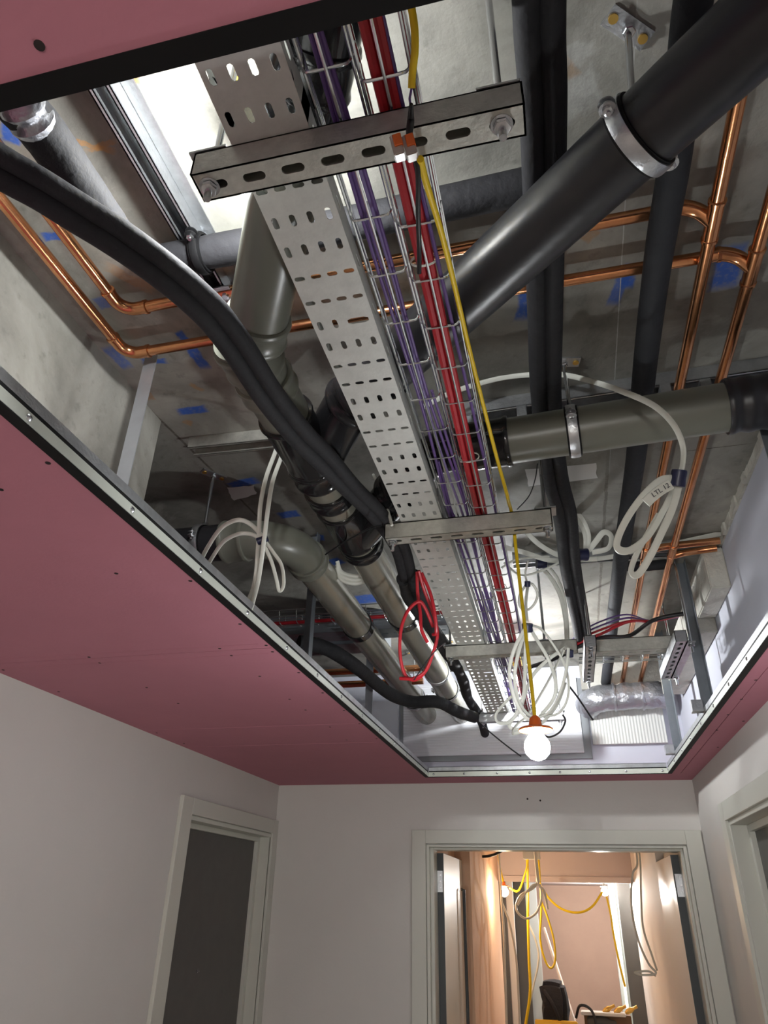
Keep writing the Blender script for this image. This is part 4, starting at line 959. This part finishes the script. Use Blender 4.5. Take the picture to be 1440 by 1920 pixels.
board(xa(1152, 7.6), xa(1168, 7.6), 7.6, 'postlight', 'pale upright strip right of the plaster panel')
board(xa(1168, 7.3), xa(1200, 7.3), 7.3, 'postdark', 'broad dark grey upright at the right of the far room')
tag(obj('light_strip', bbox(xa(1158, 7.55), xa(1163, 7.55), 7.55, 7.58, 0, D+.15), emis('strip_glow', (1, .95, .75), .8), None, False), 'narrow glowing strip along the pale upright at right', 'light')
bulb('festoon_bulb', W(945, 1663, y=6.1), .032, 'warm orange bulb at the left of the far room', (1., .76, .50), BULB_WARM, 'orange')
bulb('festoon_bulb', W(1133, 1664, y=7.3), .032, 'white bulb at the right of the far room on yellow flex', (1., .96, .90), BULB_COOL, 'white')
def f2(pts, y, r, label, m, name, group=None):
    P = [W(a, b_, y=y+.01*math.sin(i)) for i, (a, b_) in enumerate(pts)]
    if y < 6.5 and P[0].z > CH+.03: P = [Vector((P[0].x, P[0].y, CH+.50))]+P
    return thin(P, r*.8, label, m, name, group=group)
f2(((1010, 1655), (1030, 1685), (1055, 1705), (1085, 1711), (1110, 1700), (1130, 1672)), 6.5, .011, 'yellow flex draped from the white junction to the right bulb', 'yellow', 'yellow_cable')
f2(((988, 1600), (990, 1650), (990, 1720), (992, 1800), (994, 1860), (985, 1925)), 6.2, .013, 'straight yellow cable hanging to the floor in the far room', 'yellow', 'yellow_cable')
f2(((1012, 1640), (1015, 1700), (1013, 1760), (1022, 1800), (1033, 1815), (1041, 1800), (1038, 1760), (1025, 1715), (1015, 1690)), 6.2, .010, 'yellow cable looped long in the middle of the far room', 'yellow', 'yellow_cable')
f2(((934, 1600), (938, 1630), (944, 1655)), 6.1, .011, 'short yellow lead to the warm bulb', 'yellow', 'yellow_cable')
f2(((990, 1610), (984, 1640), (972, 1670), (955, 1665)), 6.15, .009, 'yellow lead sagging from the junction to the warm bulb', 'yellow', 'yellow_cable')
f2(((1137, 1680), (1145, 1715), (1150, 1750), (1160, 1800), (1172, 1850)), 6.7, .010, 'yellow cable end slanting down from the right bulb', 'yellow', 'yellow_cable')
f2(((1005, 1605), (1007, 1650), (1000, 1665), (975, 1680), (968, 1705), (985, 1722), (1005, 1712), (1015, 1685), (1012, 1660), (1000, 1660), (985, 1675), (970, 1697)), 6.0, .010, 'white cable coiled beneath the ceiling junction in the far room', 'white', 'white_cable')
f2(((1008, 1650), (1020, 1670), (1027, 1705)), 6.0, .011, 'white cable end curving down right of the coil', 'white', 'white_cable')
f2(((1003, 1596), (1006, 1620), (1010, 1655)), 6.0, .014, 'thick white cable hanging from the far room ceiling', 'white', 'white_cable')
f2(((940, 1680), (944, 1740), (946, 1800), (950, 1925)), 6.0, .011, 'white cable dropping straight below the warm bulb', 'white', 'white_cable')
f2(((940, 1690), (955, 1730), (968, 1800), (975, 1925)), 6.0, .010, 'white cable bowing right below the warm bulb', 'white', 'white_cable')
f2(((990, 1730), (1005, 1765), (1010, 1800), (1000, 1850), (990, 1895)), 6.3, .009, 'white cable hanging behind the straight yellow one', 'white', 'white_cable')
f2(((1195, 1615), (1186, 1640), (1184, 1700), (1196, 1760), (1215, 1805), (1230, 1825), (1205, 1828), (1190, 1824), (1215, 1821), (1230, 1830)), 5.2, .008, 'white cable looped on the cream wall of the far room', 'white', 'white_cable')
f2(((1200, 1612), (1202, 1680), (1206, 1740), (1222, 1790), (1232, 1820)), 5.3, .008, 'second white cable on the cream wall inside the loop', 'white', 'white_cable')
f2(((873, 1602), (900, 1606), (925, 1603), (950, 1590)), 5.6, .012, 'dark cable sagging at the top left of the far doorway', 'blackc', 'black_cable')
tag(obj('junction_box', bbox(W(980, 1600, y=6.1).x, W(1012, 1600, y=6.1).x, 6.1, 6.18, D+.295, D+.50, .004), 'white', None, False), 'white junction box with cables at the far room ceiling', 'junction box')
tag(obj('leaning_pole', tube(NB(), [W(1020, 1740, y=7.2), Vector((W(1078, 1880, y=6.8).x, 6.8, D-.86))], .013, 10), 'cream'), 'pale pole leaning in the middle of the far room', 'pole')
# trolley of tools at the bottom
t = thing('work_table', 'low work table loaded with tools in the far room', 'table', (.05, 6.7, 0))
zz = D-.86
obj('table_top', bbox(-.42, .42, 6.45, 7.0, zz-.03, zz, .003), 'cream', t, False)
for sx in (-.38, .36):
    for sy in (6.48, 6.95): obj('leg', bbox(sx, sx+.04, sy, sy+.03, 0, zz-.03), 'postdark', t, False)
t = thing('tool_bag', 'upright navy tool bag beside the yellow box', 'bag', (-.22, 6.6, zz))
bm = bbox(-.30, -.12, 6.52, 6.70, zz, zz+.33, .03); bmesh.ops.subdivide_edges(bm, edges=bm.edges[:], cuts=3, use_grid_fill=True)
for v in bm.verts: v.co += Vector((noise.noise(v.co*9), noise.noise(v.co*9+Vector((5, 0, 0))), noise.noise(v.co*7)))*.03*(1 if v.co.z > zz+.02 else 0)
obj('bag_body', bm, 'navy', t); obj('strap', tube(NB(), crom([(-.28, 6.52, zz+.28), (-.22, 6.47, zz+.2), (-.16, 6.5, zz+.05)], 5), .012, 8), 'navy', t)
t = thing('tool_box', 'yellow plastic tool box on the work table', 'box', (-.24, 6.48, zz))
obj('box_body', bbox(-.36, -.05, 6.46, 6.51, zz, zz+.10, .006), 'yellowbox', t, False); obj('latch', bbox(-.24, -.18, 6.45, 6.46, zz+.05, zz+.08, .001), 'postdark', t, False)
t = thing('power_drill', 'black drill lying among the tools on the work table', 'drill', (.1, 6.6, zz))
obj('motor', lathe(NB(), (.02, 6.55, zz+.10), (1, 6.55, zz+.10), [(0, .02), (.02, .035), (.12, .035), (.16, .02), (.20, .012), (.21, .004)], 16), 'postdark', t); obj('grip', bbox(.05, .09, 6.53, 6.57, zz, zz+.09, .01), 'postdark', t)
tag(obj('white_tray', bbox(-.02, .30, 6.5, 6.62, zz+.14, zz+.16, .004), 'paper', None, False), 'white lid lying on top of the tools', 'lid')
tag(obj('cardboard_box', bbox(.0, .34, 6.6, 6.8, zz, zz+.138, .004), mat('brown_cardboard', s2l(110, 84, 62), .8), None, False), 'brown box on the work table under the white lid', 'box')
for q, x in enumerate((.14, .22, .30)):
    tag(obj('brass_fitting', lathe(NB(), (x, 6.56, zz+.16), (x+.3, 6.6, zz+.3), [(0, .008), (.02, .018), (.05, .018), (.07, .01), (.10, .01)], 12), 'brass'), '%s brass fitting on the white lid' % ('left', 'middle', 'right')[q], 'fitting')
tag(obj('black_hose', tube(NB(), crom([(-.06, 6.5, zz+.12), (-.02, 6.48, zz+.20), (.06, 6.48, zz+.17), (.10, 6.48, zz+.03), (.2, 6.48, zz+.02)], 6), .010, 8), 'blackc'), 'black hose curving over the front of the tools', 'hose')
